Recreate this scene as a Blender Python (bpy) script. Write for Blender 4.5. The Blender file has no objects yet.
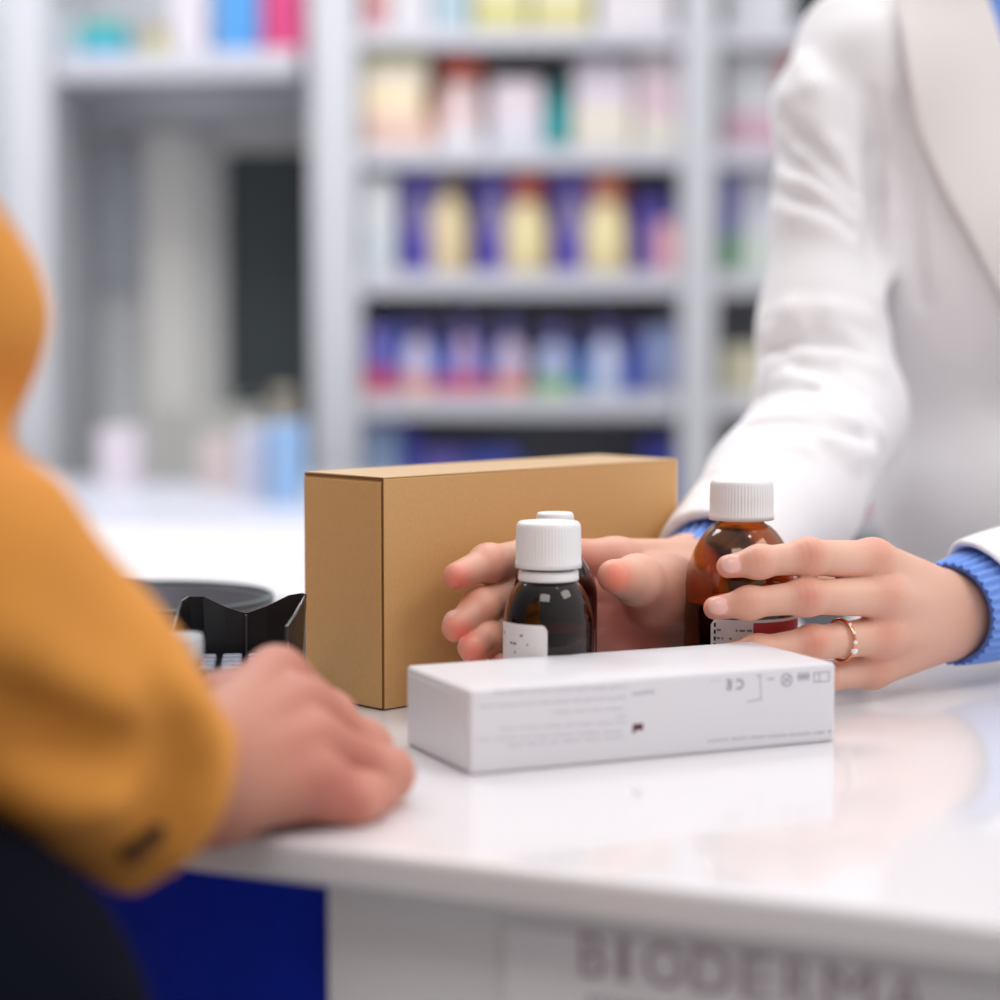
import bpy, bmesh, math, random
import numpy as np
from mathutils import Vector, Matrix
random.seed(7)
C = bpy.context.scene.collection
PI = math.pi

# ------------------------------------------------------------------ camera
F_PX = 2083.0
PITCH = math.radians(4.53)
CAM = np.array([0.0, 0.0, 1.19])
CZ = 1.0                                   # counter top height
_cp, _sp = math.cos(PITCH), math.sin(PITCH)
FW = np.array([0, _cp, -_sp]); UP = np.array([0, _sp, _cp]); RT = np.array([1.0, 0, 0])
def ray(px, py): return FW + (px-500)/F_PX*RT + (500-py)/F_PX*UP
def P(px, py, t): return CAM + t*ray(px, py)            # a point seen at px,py at depth t
def W(px, py, Y):                                        # ... on the vertical plane y = Y
    r = ray(px, py); return CAM + r*(Y/r[1])
def G(px, py, z=CZ):
    r = ray(px, py); return CAM + r*((z-CAM[2])/r[2])

cam_d = bpy.data.cameras.new('camera'); cam = bpy.data.objects.new('camera', cam_d); C.objects.link(cam)
cam.location = CAM; cam.rotation_euler = (PI/2-PITCH, 0, 0)
cam_d.sensor_fit = 'HORIZONTAL'; cam_d.sensor_width = 24.0; cam_d.lens = 24.0*F_PX/1000
cam_d.clip_start = 0.02; cam_d.clip_end = 60
cam_d.dof.use_dof = True; cam_d.dof.focus_distance = 1.048; cam_d.dof.aperture_fstop = 2.05
bpy.context.scene.camera = cam
vs = bpy.context.scene.view_settings
vs.view_transform = 'Standard'; vs.look = 'None'; vs.gamma = 1; vs.use_curve_mapping = False
vs.exposure = -0.13

# ------------------------------------------------------------------ materials
def lin(c): return tuple(((x/255)/12.92 if x/255 <= .04045 else ((x/255+.055)/1.055)**2.4) for x in c)
_m = {}
def mat(name, rgb, rough=.5, metal=0, trans=0, ior=1.45, bump=None, sss=0, var=0, coat=0, spec=.5, sheen=0, emit=0):
    if name in _m: return _m[name]
    m = bpy.data.materials.new(name); m.use_nodes = True; nt = m.node_tree
    b = nt.nodes['Principled BSDF']; col = lin(rgb)+(1,)
    b.inputs['Base Color'].default_value = col
    b.inputs['Roughness'].default_value = rough; b.inputs['Metallic'].default_value = metal
    b.inputs['Transmission Weight'].default_value = trans; b.inputs['IOR'].default_value = ior
    b.inputs['Coat Weight'].default_value = coat; b.inputs['Specular IOR Level'].default_value = spec
    b.inputs['Sheen Weight'].default_value = sheen
    if sss:
        b.inputs['Subsurface Weight'].default_value = sss
        b.inputs['Subsurface Radius'].default_value = (1, .32, .18); b.inputs['Subsurface Scale'].default_value = .007
    if emit:
        b.inputs['Emission Color'].default_value = col; b.inputs['Emission Strength'].default_value = emit
    if bump or var:
        tc = nt.nodes.new('ShaderNodeTexCoord')
        sc, st = bump if bump else (60, 0)
        n = nt.nodes.new('ShaderNodeTexNoise'); n.inputs['Scale'].default_value = sc; n.inputs['Detail'].default_value = 4
        nt.links.new(tc.outputs['Object'], n.inputs['Vector'])
        if bump:
            bp = nt.nodes.new('ShaderNodeBump'); bp.inputs['Strength'].default_value = st; bp.inputs['Distance'].default_value = .001
            nt.links.new(n.outputs['Fac'], bp.inputs['Height']); nt.links.new(bp.outputs['Normal'], b.inputs['Normal'])
        if var:
            mx = nt.nodes.new('ShaderNodeMix'); mx.data_type = 'RGBA'
            mx.inputs['A'].default_value = tuple(x*(1-var) for x in col[:3])+(1,)
            mx.inputs['B'].default_value = tuple(min(1, x*(1+var)) for x in col[:3])+(1,)
            nt.links.new(n.outputs['Fac'], mx.inputs['Factor']); nt.links.new(mx.outputs['Result'], b.inputs['Base Color'])
    _m[name] = m; return m

def skin_mat(name, rough=.45):
    m = mat(name, (215, 170, 150), rough, sss=.38, bump=(900, .10))
    nt = m.node_tree; a = nt.nodes.new('ShaderNodeAttribute'); a.attribute_name = 'tint'
    nt.links.new(a.outputs['Color'], nt.nodes['Principled BSDF'].inputs['Base Color'])
    return m

# ------------------------------------------------------------------ object helpers
def tag(o, label=None, cat=None, group=None, kind=None):
    if label: o['label'] = label
    if cat: o['category'] = cat
    if group: o['group'] = group
    if kind: o['kind'] = kind
    return o
def empty(name, loc=(0, 0, 0), rz=0, label=None, cat=None, group=None, rot=None):
    o = bpy.data.objects.new(name, None); C.objects.link(o)
    o.location = loc; o.rotation_euler = rot if rot else (0, 0, rz); o.empty_display_size = .02
    return tag(o, label, cat, group)
def mesh_obj(name, me, mats, parent=None, smooth=False):
    o = bpy.data.objects.new(name, me); C.objects.link(o)
    for m in (mats if isinstance(mats, (list, tuple)) else [mats]): me.materials.append(m)
    if parent: o.parent = parent
    if smooth: me.polygons.foreach_set('use_smooth', [True]*len(me.polygons))
    return o
def from_py(name, verts, faces, mats, parent=None, smooth=False):
    me = bpy.data.meshes.new(name); me.from_pydata([tuple(map(float, v)) for v in verts], [], faces); me.update()
    return mesh_obj(name, me, mats, parent, smooth)
def from_bm(name, bm, mats, parent=None, smooth=False):
    me = bpy.data.meshes.new(name); bm.normal_update(); bm.to_mesh(me); bm.free()
    return mesh_obj(name, me, mats, parent, smooth)
def bx(bm, c, s, bev=0, M=None, seg=2, mi=0):
    r = bmesh.ops.create_cube(bm, size=1, matrix=Matrix.Translation(c) @ Matrix.Diagonal((*s, 1)))
    vs_ = r['verts']
    if bev:
        es = list({e for v in vs_ for e in v.link_edges})
        g = bmesh.ops.bevel(bm, geom=es, offset=bev, segments=seg, affect='EDGES', profile=.5)
        vs_ = list({v for v in g['verts']} | {v for v in vs_ if v.is_valid})
    fs = {f for v in vs_ for f in v.link_faces}
    for f in fs: f.material_index = mi
    if M is not None: bmesh.ops.transform(bm, matrix=M, verts=vs_)
    return vs_
def box(name, c, s, m, parent=None, bev=0, seg=2, rz=0):
    bm = bmesh.new(); bx(bm, (0, 0, 0) if rz else c, s, bev, seg=seg)
    o = from_bm(name, bm, m, parent)
    if rz: o.location = c; o.rotation_euler = (0, 0, rz)
    if bev: o.data.polygons.foreach_set('use_smooth', [False]*len(o.data.polygons))
    return o
def lathe(name, prof, m, parent=None, seg=64, ribs=None, smooth=True, closed=False, arc=None, mis=None):
    """prof: (r, z) list; ribs = (count, amplitude, z0, z1); arc=(a0,a1)"""
    vs_, fs = [], []; n = seg
    a0, a1 = arc if arc else (0, 2*PI)
    cols = n+1 if arc else n
    for j in range(cols):
        a = a0+(a1-a0)*j/n
        for (r, z) in prof:
            rr = r
            if ribs and ribs[2] <= z <= ribs[3]: rr = r + ribs[1]*(1 if j % 4 < 2 else -1)*.5
            vs_.append((rr*math.cos(a), rr*math.sin(a), z))
    k = len(prof)
    for j in range(n):
        j2 = (j+1) if arc else (j+1) % n
        for i in range(k-1+(1 if closed else 0)):
            i2 = (i+1) % k
            fs.append((j*k+i, j2*k+i, j2*k+i2, j*k+i2))
    o = from_py(name, vs_, fs, m, parent, smooth)
    if mis:
        for p in o.data.polygons: p.material_index = mis[p.index % (k-1+(1 if closed else 0))]
    bm = bmesh.new(); bm.from_mesh(o.data); bmesh.ops.remove_doubles(bm, verts=bm.verts, dist=1e-6)
    bmesh.ops.recalc_face_normals(bm, faces=bm.faces); bm.to_mesh(o.data); bm.free()
    return o
def struct(o): o['kind'] = 'structure'; return o
def text_mesh(name, body, size, m, parent, loc, rot, extrude=.0002, align='CENTER', sx=1):
    cu = bpy.data.curves.new(name, 'FONT'); cu.body = body; cu.size = size; cu.extrude = extrude; cu.align_x = align
    t = bpy.data.objects.new('tmp', cu); C.objects.link(t)
    me = bpy.data.meshes.new_from_object(t.evaluated_get(bpy.context.evaluated_depsgraph_get()))
    bpy.data.objects.remove(t)
    me.materials.clear()
    o = mesh_obj(name, me, m, parent); o.location = loc; o.rotation_euler = rot; o.scale = (sx, 1, 1)
    return o

# ------------------------------------------------------------------ distance-field sculpting
def cone(a, b, ra, rb):
    a = np.asarray(a, float); b = np.asarray(b, float); ab = b-a; L2 = max(ab@ab, 1e-12)
    def f(p):
        t = np.clip(((p-a)@ab)/L2, 0, 1)
        return np.linalg.norm(p-(a+t[:, None]*ab), axis=1)-(ra+t*(rb-ra))
    return f
def ell(c, r, X=None):
    c = np.asarray(c, float); r = np.asarray(r, float)
    def f(p):
        q = p-c
        if X is not None: q = q@X.T               # rows of X are the axes
        k0 = np.linalg.norm(q/r, axis=1); k1 = np.linalg.norm(q/(r*r), axis=1)
        return k0*(k0-1)/np.maximum(k1, 1e-9)
    return f
def smin(a, b, k):
    h = np.maximum(k-np.abs(a-b), 0)/k
    return np.minimum(a, b)-h*h*k*.25
def su(fs, k):
    def f(p):
        d = fs[0](p)
        for g in fs[1:]: d = smin(d, g(p), k)
        return d
    return f
def cut(f, g, k=.002):
    return lambda p: -smin(-f(p), g(p), k)
def surface(f, lo, hi, h, relax=1):
    """extract the zero set on a grid of step h -> verts, quads"""
    B = 8
    lo = np.asarray(lo, float); n = np.ceil((np.asarray(hi)-lo)/h/B).astype(int)
    N = n*B+1
    vol = np.ones(N, np.float32)
    bi = np.stack(np.meshgrid(*[np.arange(k) for k in n], indexing='ij'), -1).reshape(-1, 3)
    cen = lo+(bi*B+B/2)*h
    dc = np.concatenate([f(c) for c in np.array_split(cen, max(1, len(cen)//60000))])
    act = bi[np.abs(dc) < B*h*1.05]; ins = bi[dc <= -B*h*1.05]
    for i, j, k in ins*B: vol[i:i+B+1, j:j+B+1, k:k+B+1] = -1
    g = np.stack(np.meshgrid(*[np.arange(B+1)]*3, indexing='ij'), -1).reshape(-1, 3)
    for ch in np.array_split(act, max(1, len(act)//150)):
        if not len(ch): continue
        idx = (ch[:, None, :]*B+g[None]).reshape(-1, 3)
        d = f(lo+idx*h)
        vol[idx[:, 0], idx[:, 1], idx[:, 2]] = d
    s = vol < 0
    cs = [s[a:N[0]-1+a, b:N[1]-1+b, c:N[2]-1+c] for a in (0, 1) for b in (0, 1) for c in (0, 1)]
    cnt = sum(x.astype(np.int8) for x in cs); cell = (cnt > 0) & (cnt < 8)
    ci = np.argwhere(cell); vid = -np.ones(cell.shape, np.int64); vid[cell] = np.arange(len(ci))
    acc = np.zeros((len(ci), 3)); num = np.zeros(len(ci))
    cor = [(a, b, c) for a in (0, 1) for b in (0, 1) for c in (0, 1)]
    for i in range(8):
        for ax in range(3):
            if cor[i][ax]: continue
            o2 = list(cor[i]); o2[ax] = 1
            va = vol[tuple((ci+cor[i]).T)]; vb = vol[tuple((ci+o2).T)]
            m = (va < 0) != (vb < 0)
            t = np.where(m, va/np.where(m, va-vb, 1), 0)
            pt = ci+np.array(cor[i], float); pt[:, ax] += t
            acc[m] += pt[m]; num[m] += 1
    V = lo+acc/num[:, None]*h
    Q = []
    for ax in range(3):
        sl0 = [slice(None)]*3; sl1 = [slice(None)]*3; sl0[ax] = slice(0, -1); sl1[ax] = slice(1, None)
        a, b = s[tuple(sl0)], s[tuple(sl1)]
        e = np.argwhere(a != b); u, v = (ax+1) % 3, (ax+2) % 3
        ok = (e[:, u] > 0) & (e[:, v] > 0) & (e[:, u] < N[u]-1) & (e[:, v] < N[v]-1); e = e[ok]
        q = []
        for du, dv in ((0, 0), (-1, 0), (-1, -1), (0, -1)):
            x = e.copy(); x[:, u] += du; x[:, v] += dv; q.append(vid[tuple(x.T)])
        q = np.stack(q, 1); fl = b[tuple(e.T)]
        q[fl] = q[fl][:, ::-1]; Q.append(q)
    Q = np.concatenate(Q)
    for _ in range(relax):
        S = np.zeros_like(V); n_ = np.zeros(len(V))
        for i in range(4):
            for j in (1, 3):
                np.add.at(S, Q[:, i], V[Q[:, (i+j) % 4]]); np.add.at(n_, Q[:, i], 1)
        V = V*.5+S/np.maximum(n_, 1)[:, None]*.5
    return V, Q
def sdf_mesh(name, V, Q, mats, parent=None, tint=None, mi=None):
    me = bpy.data.meshes.new(name)
    me.vertices.add(len(V)); me.vertices.foreach_set('co', V.astype(np.float32).ravel())
    me.loops.add(Q.size); me.loops.foreach_set('vertex_index', Q.astype(np.int32).ravel())
    me.polygons.add(len(Q)); me.polygons.foreach_set('loop_start', np.arange(len(Q), dtype=np.int32)*4)
    me.update(calc_edges=True); me.validate()
    o = mesh_obj(name, me, mats, parent, True)
    if tint is not None:
        a = me.color_attributes.new('tint', 'FLOAT_COLOR', 'POINT')
        a.data.foreach_set('color', np.c_[tint, np.ones(len(tint))].astype(np.float32).ravel())
    if mi is not None: me.polygons.foreach_set('material_index', mi.astype(np.int32))
    return o
def trace(f, px, py, t0=.3, t1=3):
    r = ray(px, py); L = np.linalg.norm(r); t = t0
    for _ in range(200):
        d = f((CAM+t*r)[None])[0]
        if d < 2e-4: return CAM+t*r
        t += max(d, 3e-4)/L*.8
        if t > t1: return None
def norm_at(f, p, e=.002):
    g = np.array([f((p+e*np.eye(3)[i])[None])[0]-f((p-e*np.eye(3)[i])[None])[0] for i in range(3)])
    return g/np.linalg.norm(g)
def unit(v): v = np.asarray(v, float); return v/np.linalg.norm(v)

# ------------------------------------------------------------------ the room
M_wall = mat('wall_paint', (240, 242, 244), .8, bump=(40, .05))
M_floor = mat('floor_vinyl', (196, 194, 192), .45, var=.06, bump=(3, .02))
M_white = mat('white_laminate', (214, 214, 218), .4)
M_shelf = mat('white_shelf_metal', (200, 201, 206), .45)
M_charcoal = mat('charcoal_door', (64, 72, 74), .5)
M_frame = mat('greige_frame', (224, 222, 216), .6)
struct(box('floor', (0, 2.2, -.05), (8, 9, .1), M_floor))
struct(box('wall_back', (0, 4.55, 1.45), (8, .1, 2.9), M_wall))

YS = 4.0                                    # front of the shelving
def zat(py, px=520): return W(px, py, YS)[2]
def xat(px, Y=YS, py=250): return W(px, py, Y)[0]
xl0, xl1 = xat(312), xat(359); xr0, xr1 = xat(681), xat(716); xe0, xe1 = xat(1010), xat(1045)
lips = [(-88, -68), (27, 46), (146, 166), (272, 294), (394, 417), (512, 536)]
unit_ = empty('shelving_unit', ((xl0+xr1)/2, YS+.2, 0), label='tall white shelving unit of filled shelves against the back wall, behind the kraft box', cat='shelving')
def kid(o, par):
    o.parent = par; o.matrix_parent_inverse = Matrix.Translation(par.location).inverted(); return o
for a, b in ((xl0, xl1), (xr0, xr1), (xe0, xe1)):
    kid(box('upright', ((a+b)/2, YS+.2, 1.1), (b-a, .42, 2.2), M_shelf, bev=.004), unit_)
M_back = mat('shelf_back', (150, 152, 158), .6)
M_strip = mat('price_strip', (200, 200, 208), .3)
kid(box('back_panel', ((xl1+xe0)/2, YS+.39, 1.1), (xe0-xl1, .02, 2.2), M_back), unit_)
shelf_top = []
for (a, b) in lips:
    zt, zb = zat(a), zat(b)
    shelf_top.append(zt-.004)
    for (p0, p1) in ((xl1, xr0), (xr1, xe0)):
        s = kid(box('shelf', ((p0+p1)/2, YS+.2, (zt+zb)/2-.004), (p1-p0-.002, .36, (zt-zb)*.8), M_shelf, bev=.003), unit_)
        q = box('price_strip', ((p0+p1)/2, YS+.012, (zt+zb)/2), (p1-p0-.004, .012, (zt-zb)), M_strip, bev=.002)
        kid(q, unit_)

# the recess left of the shelving: rear door, panels, high shelf
YA = 4.3
struct(box('wall_left', (xat(-60, YA)-.05, 4.2, 1.45), (.1, .9, 2.9), M_wall))
u2 = empty('wall_shelf', (xat(180), YS+.25, 0), label='high white wall shelf holding cartons above the dark rear door', cat='shelving')
kid(box('upright', (xat(34), YS+.2, 1.1), (.085, .5, 2.2), M_shelf, bev=.004), u2)
Mz = Matrix
sb = box('shelf', (xat(180, 4.12), 4.14, (W(180, 56, 4.0)[2]+W(180, 80, 4.0)[2])/2), (abs(xat(62)-xat(312)), .30, .040), M_shelf, bev=.004, rz=math.radians(-9))
kid(sb, u2)
sb2 = box('price_strip', (xat(180, 4.0)+.0, 3.985, (W(180, 52, 4.0)[2]+W(180, 80, 4.0)[2])/2), (abs(xat(62)-xat(312))*.98, .012, .048), M_strip, bev=.002, rz=math.radians(-9))
kid(sb2, u2)
ZS2 = W(180, 56, 4.0)[2]+.004
kid(box('back_panel', (xat(186, 4.28), 4.36, W(186, 20, 4.3)[2]), (abs(xat(62, 4.3)-xat(308, 4.3)), .02, .42), mat('grey_panel', (186, 188, 192), .6), bev=.002), u2)
# door
dx0, dx1 = xat(228, 4.44), xat(330, 4.44); dz1 = W(260, 152, 4.44)[2]
d = struct(empty('door_1', ((dx0+dx1)/2, 4.44, 0)))
kid(box('door_leaf', ((dx0+dx1)/2, 4.45, dz1/2), (dx1-dx0, .05, dz1), M_charcoal, bev=.003), d)
kid(box('door_frame', (dx0-.035, 4.43, dz1/2+.03), (.07, .09, dz1+.06), mat('grey_frame', (196, 196, 194), .6), bev=.003), d)
kid(box('door_frame', ((dx0+dx1)/2, 4.43, dz1+.035), (dx1-dx0, .09, .07), M_frame, bev=.003), d)
kid(box('door_handle', (dx0+.05, 4.40, 1.0), (.02, .05, .12), mat('steel', (150, 150, 150), .3, 1), bev=.006), d)
struct(box('trim_1', (xat(172, 4.4), 4.42, 1.2), (.11, .10, 2.4), M_frame, bev=.004))
nb = struct(empty('trim_2', (xat(108, 4.46), 4.46, 1.2)))
kid(box('panel', (xat(108, 4.47), 4.484, (W(108, 150, 4.4)[2]+W(108, 285, 4.4)[2])/2), (abs(xat(72, 4.4)-xat(148, 4.4)), .032, abs(W(108, 150, 4.4)[2]-W(108, 285, 4.4)[2])), mat('bluegrey', (208, 212, 224), .5), bev=.004), nb)

# ------------------------------------------------------------------ stock on the shelves
ZCAP = [zat(b)+.1*(zat(a)-zat(b))-.008 for a, b in lips]
def cap_top(zb, zt, Y):
    if Y < YS or Y > YS+.5: return zt
    up = [z for z in ZCAP if z > zb+.03]
    return min([zt]+up)
def col(c, rough=.45): return mat('print_%d_%d_%d' % tuple(c), c, rough)
def carton(name, label, px0, px1, py0, zb, Y, c, band=None, bandf=.3, mid=None, dep=.09, group=None, cat='box', plane=YS):
    x0, x1 = xat(px0, Y), xat(px1, Y); zt = cap_top(zb, W((px0+px1)/2, py0, Y)[2], Y if plane else 0); h = max(.03, zt-zb); w = x1-x0
    bm = bmesh.new(); mats = [col(c)]
    bx(bm, (0, 0, h/2), (w*.97, dep, h), .002)
    def belt(f0, f1, cc):
        mats.append(col(cc)); bx(bm, (0, 0, h*(f0+f1)/2), (w*.97+.001, dep+.001, h*(f1-f0)), .0005, mi=len(mats)-1)
    if band: belt(.004, bandf, band)
    if mid: belt(mid[1], mid[2], mid[0])
    o = from_bm(name, bm, mats); o.location = ((x0+x1)/2, Y+dep/2, zb)
    return tag(o, label, cat, group)
def bottle(name, label, px0, px1, py0, zb, Y, c, capc, neck=.45, wide=1.0, capf=.22, group=None, cat='bottle', band=None):
    x0, x1 = xat(px0, Y), xat(px1, Y); zt = cap_top(zb, W((px0+px1)/2, py0, Y)[2], Y); h = zt-zb; r = (x1-x0)/2
    e = empty(name, ((x0+x1)/2, Y+r, zb), label=label, cat=cat, group=group)
    h1 = h*(1-capf)
    lathe('body', [(0, 0), (r*.94, 0), (r, .004), (r*.98, h1*.5), (r*.85, h1*.75), (r*neck, h1*.93), (r*neck, h1), (0, h1)], col(c), e, 32)
    lathe('cap', [(0, h1), (r*neck*1.12, h1), (r*neck*1.08, h*.985), (r*neck*.95, h), (0, h)], col(capc), e, 32)
    if band: lathe('label_band', [(r*1.01, h1*.02), (r*1.012, h1*.32)], col(band), e, 32)
    return e
PUR, CRE, LAV = (98, 86, 192), (226, 206, 164), (198, 192, 222)
S = shelf_top
g0 = 'stock on the top shelf'
for i, (a, b, y0, c, bd, lb) in enumerate([
    (365, 388, -50, (214, 150, 156), None, 'dusty pink carton at the left end of the top shelf'),
    (390, 432, -42, (212, 210, 214), None, 'plain pale grey carton on the top shelf, right of the dusty pink one'),
    (434, 470, -38, (172, 194, 206), None, 'pale teal carton on the top shelf, above the orange capped bottle'),
    (474, 528, -48, (224, 220, 190), (206, 200, 130), 'ivory carton with a yellow base on the top shelf, left of its wider twin'),
    (532, 590, -48, (228, 224, 200), (210, 202, 140), 'wider ivory carton with a yellow base on the top shelf'),
    (596, 672, -30, (222, 216, 220), None, 'widest pinkish white carton at the right end of the top shelf')]):
    carton('product_box', lb, a, b, y0, S[1], YS+.05, c, bd, .4, group=g0)
g1 = 'stock on the second shelf'
zb = S[2]
o = carton('product_box', 'peach flat carton at the bottom of the stack on the left of the second shelf', 363, 432, 118, zb, YS+.05, (222, 190, 176), dep=.2, group=g1)
z1 = W(390, 118, YS+.05)[2]
carton('product_box', 'cream yellow carton in the middle of the stack on the second shelf', 362, 424, 84, z1, YS+.05, (238, 218, 184), None, mid=((236, 208, 190), .0, .2), dep=.2, group=g1)
z2 = W(390, 84, YS+.05)[2]
carton('product_box', 'ivory carton with an olive green lid, topmost of the stack on the second shelf', 363, 428, 51, z2, YS+.05, (232, 222, 205), mid=((182, 178, 76), .72, 1.0), dep=.2, group=g1)
bottle('product_bottle', 'white and salmon bottle with a red-orange cap on the second shelf', 436, 486, 54, zb, YS+.06, (222, 200, 200), (204, 92, 70), .8, capf=.26, group=g1, band=(228, 226, 232))
carton('product_box', 'small orange carton peeking from behind the red-orange capped bottle', 433, 440, 92, zb, YS+.10, (226, 150, 112), group=g1)
carton('product_box', 'pinkish white carton on the second shelf, right of the red-orange capped bottle', 490, 542, 80, zb, YS+.06, (222, 208, 216), (212, 212, 222), .4, group=g1)
bottle('product_bottle', 'slim teal bottle standing on the second shelf', 545, 571, 82, zb, YS+.05, (28, 156, 160), (60, 150, 150), .5, group=g1)
carton('product_box', 'pale carton with a cream base on the second shelf, right of the teal bottle', 573, 632, 60, zb, YS+.06, (218, 208, 218), (226, 218, 204), .5, group=g1)
carton('product_box', 'tall rose white carton at the right end of the second shelf', 636, 678, 24, zb, YS+.06, (226, 208, 214), (220, 216, 200), .3, mid=((214, 184, 196), .4, .6), group=g1)
g2 = 'stock on the third shelf'
zb = S[3]
ords = ['first', 'second', 'third']
for i, (a, b) in enumerate(((396, 440), (472, 515), (551, 596))):
    x0, x1 = xat(a), xat(b); w = x1-x0; zt = cap_top(zb, W(500, 164, YS+.1)[2], YS); h = zt-zb; e = empty('product_box', ((x0+x1)/2, YS+.13, zb), label=f'purple carton with lilac panel on the third shelf, {ords[i]} of three tall ones', cat='box', group='purple cartons on the third shelf')
    bm = bmesh.new(); vv = bx(bm, (0, 0, h/2), (w, .06, h), .003)
    for v in vv: v.co.x *= .72+.28*(v.co.z/h)
    from_bm('carton', bm, col(PUR), e)
    bm = bmesh.new(); vv = bx(bm, (.004, -.0305, h*.60), (w*.70, .002, h*.36), .0005)
    for v in vv: v.co.x *= .76+.24*(v.co.z/h)
    from_bm('printed_panel', bm, col((164, 154, 206)), e)
carton('product_box', 'short purple carton with a black top on the third shelf', 632, 674, 176, zb, YS+.1, (96, 86, 190), None, mid=((34, 40, 60), .80, 1.0), group=g2)
bottle('product_bottle', 'cream bottle with a grey-brown cap between the first two purple cartons', 430, 468, 172, zb, YS+.03, CRE, (150, 132, 126), .55, group=g2)
bottle('product_bottle', 'cream bottle with an orange-red cap between the second and third purple cartons', 504, 549, 166, zb, YS+.03, (232, 216, 166), (206, 108, 96), .6, capf=.3, group=g2)
bottle('product_bottle', 'cream bottle with a salmon cap right of the third purple carton', 584, 630, 166, zb, YS+.03, (234, 218, 168), (222, 142, 116), .6, capf=.3, group=g2)
carton('product_box', 'slim bright red carton behind the salmon capped cream bottle', 621, 635, 166, zb, YS+.16, (204, 58, 66), group=g2)
carton('product_box', 'slim magenta carton behind the third purple carton on the third shelf', 543, 556, 168, zb, YS+.2, (186, 70, 130), group=g2)
carton('product_box', 'low pink carton in front of the black-topped purple carton', 655, 678, 222, zb, YS+.03, (222, 168, 176), group=g2, dep=.05)
carton('product_box', 'wide white carton at the left end of the third shelf', 364, 394, 176, zb, YS+.04, (218, 220, 222), (206, 214, 220), .45, group=g2)
g3 = 'stock on the fourth shelf'
zb = S[4]
row = [(364, 387, 326, (122, 110, 186), (210, 66, 96), 'purple carton with a crimson base at the left end of the fourth shelf'),
       (388, 400, 324, (70, 100, 190), (160, 70, 130), 'slim royal blue carton with a plum base on the fourth shelf, second from the left'),
       (401, 432, 322, (200, 192, 222), (234, 164, 136), 'lavender bottle with a peach base on the fourth shelf, nearest the left upright'),
       (433, 451, 326, (66, 104, 196), (196, 66, 122), 'blue carton with a magenta base, between the lavender and the mauve bottle'),
       (452, 478, 318, (186, 160, 200), (214, 72, 108), 'mauve bottle with a crimson base on the fourth shelf'),
       (479, 493, 326, (62, 92, 188), (190, 80, 120), 'slim blue carton with a rose base on the fourth shelf, right of the mauve bottle'),
       (494, 528, 322, (196, 180, 206), (232, 140, 112), 'pale lilac bottle with an orange base in the middle of the fourth shelf'),
       (536, 573, 326, (168, 178, 214), (128, 190, 104), 'grey-blue bottle with a green base on the fourth shelf'),
       (575, 590, 330, (54, 110, 190), (70, 150, 190), 'slim azure carton on the fourth shelf, right of the green-based bottle'),
       (592, 624, 322, (196, 204, 230), (188, 204, 228), 'ice blue bottle on the fourth shelf'),
       (626, 644, 328, (58, 80, 182), (48, 72, 180), 'deep blue carton on the fourth shelf, right of the ice blue bottle'),
       (646, 676, 326, (148, 162, 204), (140, 148, 180), 'steel blue carton at the right end of the fourth shelf')]
for a, b, y0, c, bd, lb in row:
    if 'bottle' in lb: bottle('product_bottle', lb, a, b, y0, zb, YS+.03, c, (110, 100, 168), .5, group=g3, band=bd)
    else: carton('product_box', lb, a, b, y0, zb, YS+.06, c, bd, .36, group=g3)
g4 = 'stock on the fifth shelf'
zb = S[5]
for a, b, y0, c, lb in [(362, 398, 421, (150, 172, 206), 'pale steel blue carton at the left end of the fifth shelf'),
        (400, 418, 428, (64, 76, 172), 'indigo carton on the fifth shelf, beside the pale steel blue one'),
        (420, 462, 448, (104, 96, 176), 'low violet carton on the fifth shelf, just above the kraft box'),
        (464, 520, 450, (70, 84, 176), 'low wide blue carton on the fifth shelf, just above the kraft box'),
        (644, 678, 440, (56, 62, 160), 'navy carton at the right end of the fifth shelf')]:
    carton('product_box', lb, a, b, y0, zb, YS+.06, c, group=g4)
g5 = 'stock in the bay beside the pharmacist'
for a, b, y0, zi, c, bd, lb, md in [
    (722, 776, 50, 2, (206, 208, 212), (206, 170, 186), 'white carton with a dusty pink base, beside the pharmacist\'s shoulder', None),
    (777, 800, 46, 2, (216, 150, 150), None, 'salmon carton half hidden behind the pharmacist\'s shoulder', None),
    (720, 738, 160, 3, (118, 116, 186), (92, 156, 112), 'violet carton with a green base in the bay beside the upper sleeve', None),
    (740, 790, 168, 3, (206, 206, 218), (206, 216, 206), 'pale grey-lilac carton in the bay beside the upper sleeve', None),
    (722, 770, 346, 4, (212, 206, 180), None, 'pale yellow carton in the bay beside the pharmacist\'s elbow', None),
    (846, 872, 440, 5, (218, 96, 126), None, 'rose pink carton glimpsed between the pharmacist\'s forearm and coat', ((60, 46, 66), .86, 1.0)),
    (874, 900, 420, 5, (206, 90, 120), None, 'tall raspberry carton glimpsed between the forearm and the coat', ((56, 48, 66), .78, 1.0)),
    (724, 790, -40, 1, (214, 214, 220), None, 'pale carton at the top of the bay above the pharmacist\'s shoulder', None)]:
    carton('product_box', lb, a, b, y0, S[zi], YS+.06, c, bd, .4, md, group=g5)
g6 = 'stock on the high wall shelf'
zb = W(180, 56, 4.0)[2]+.012
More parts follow.
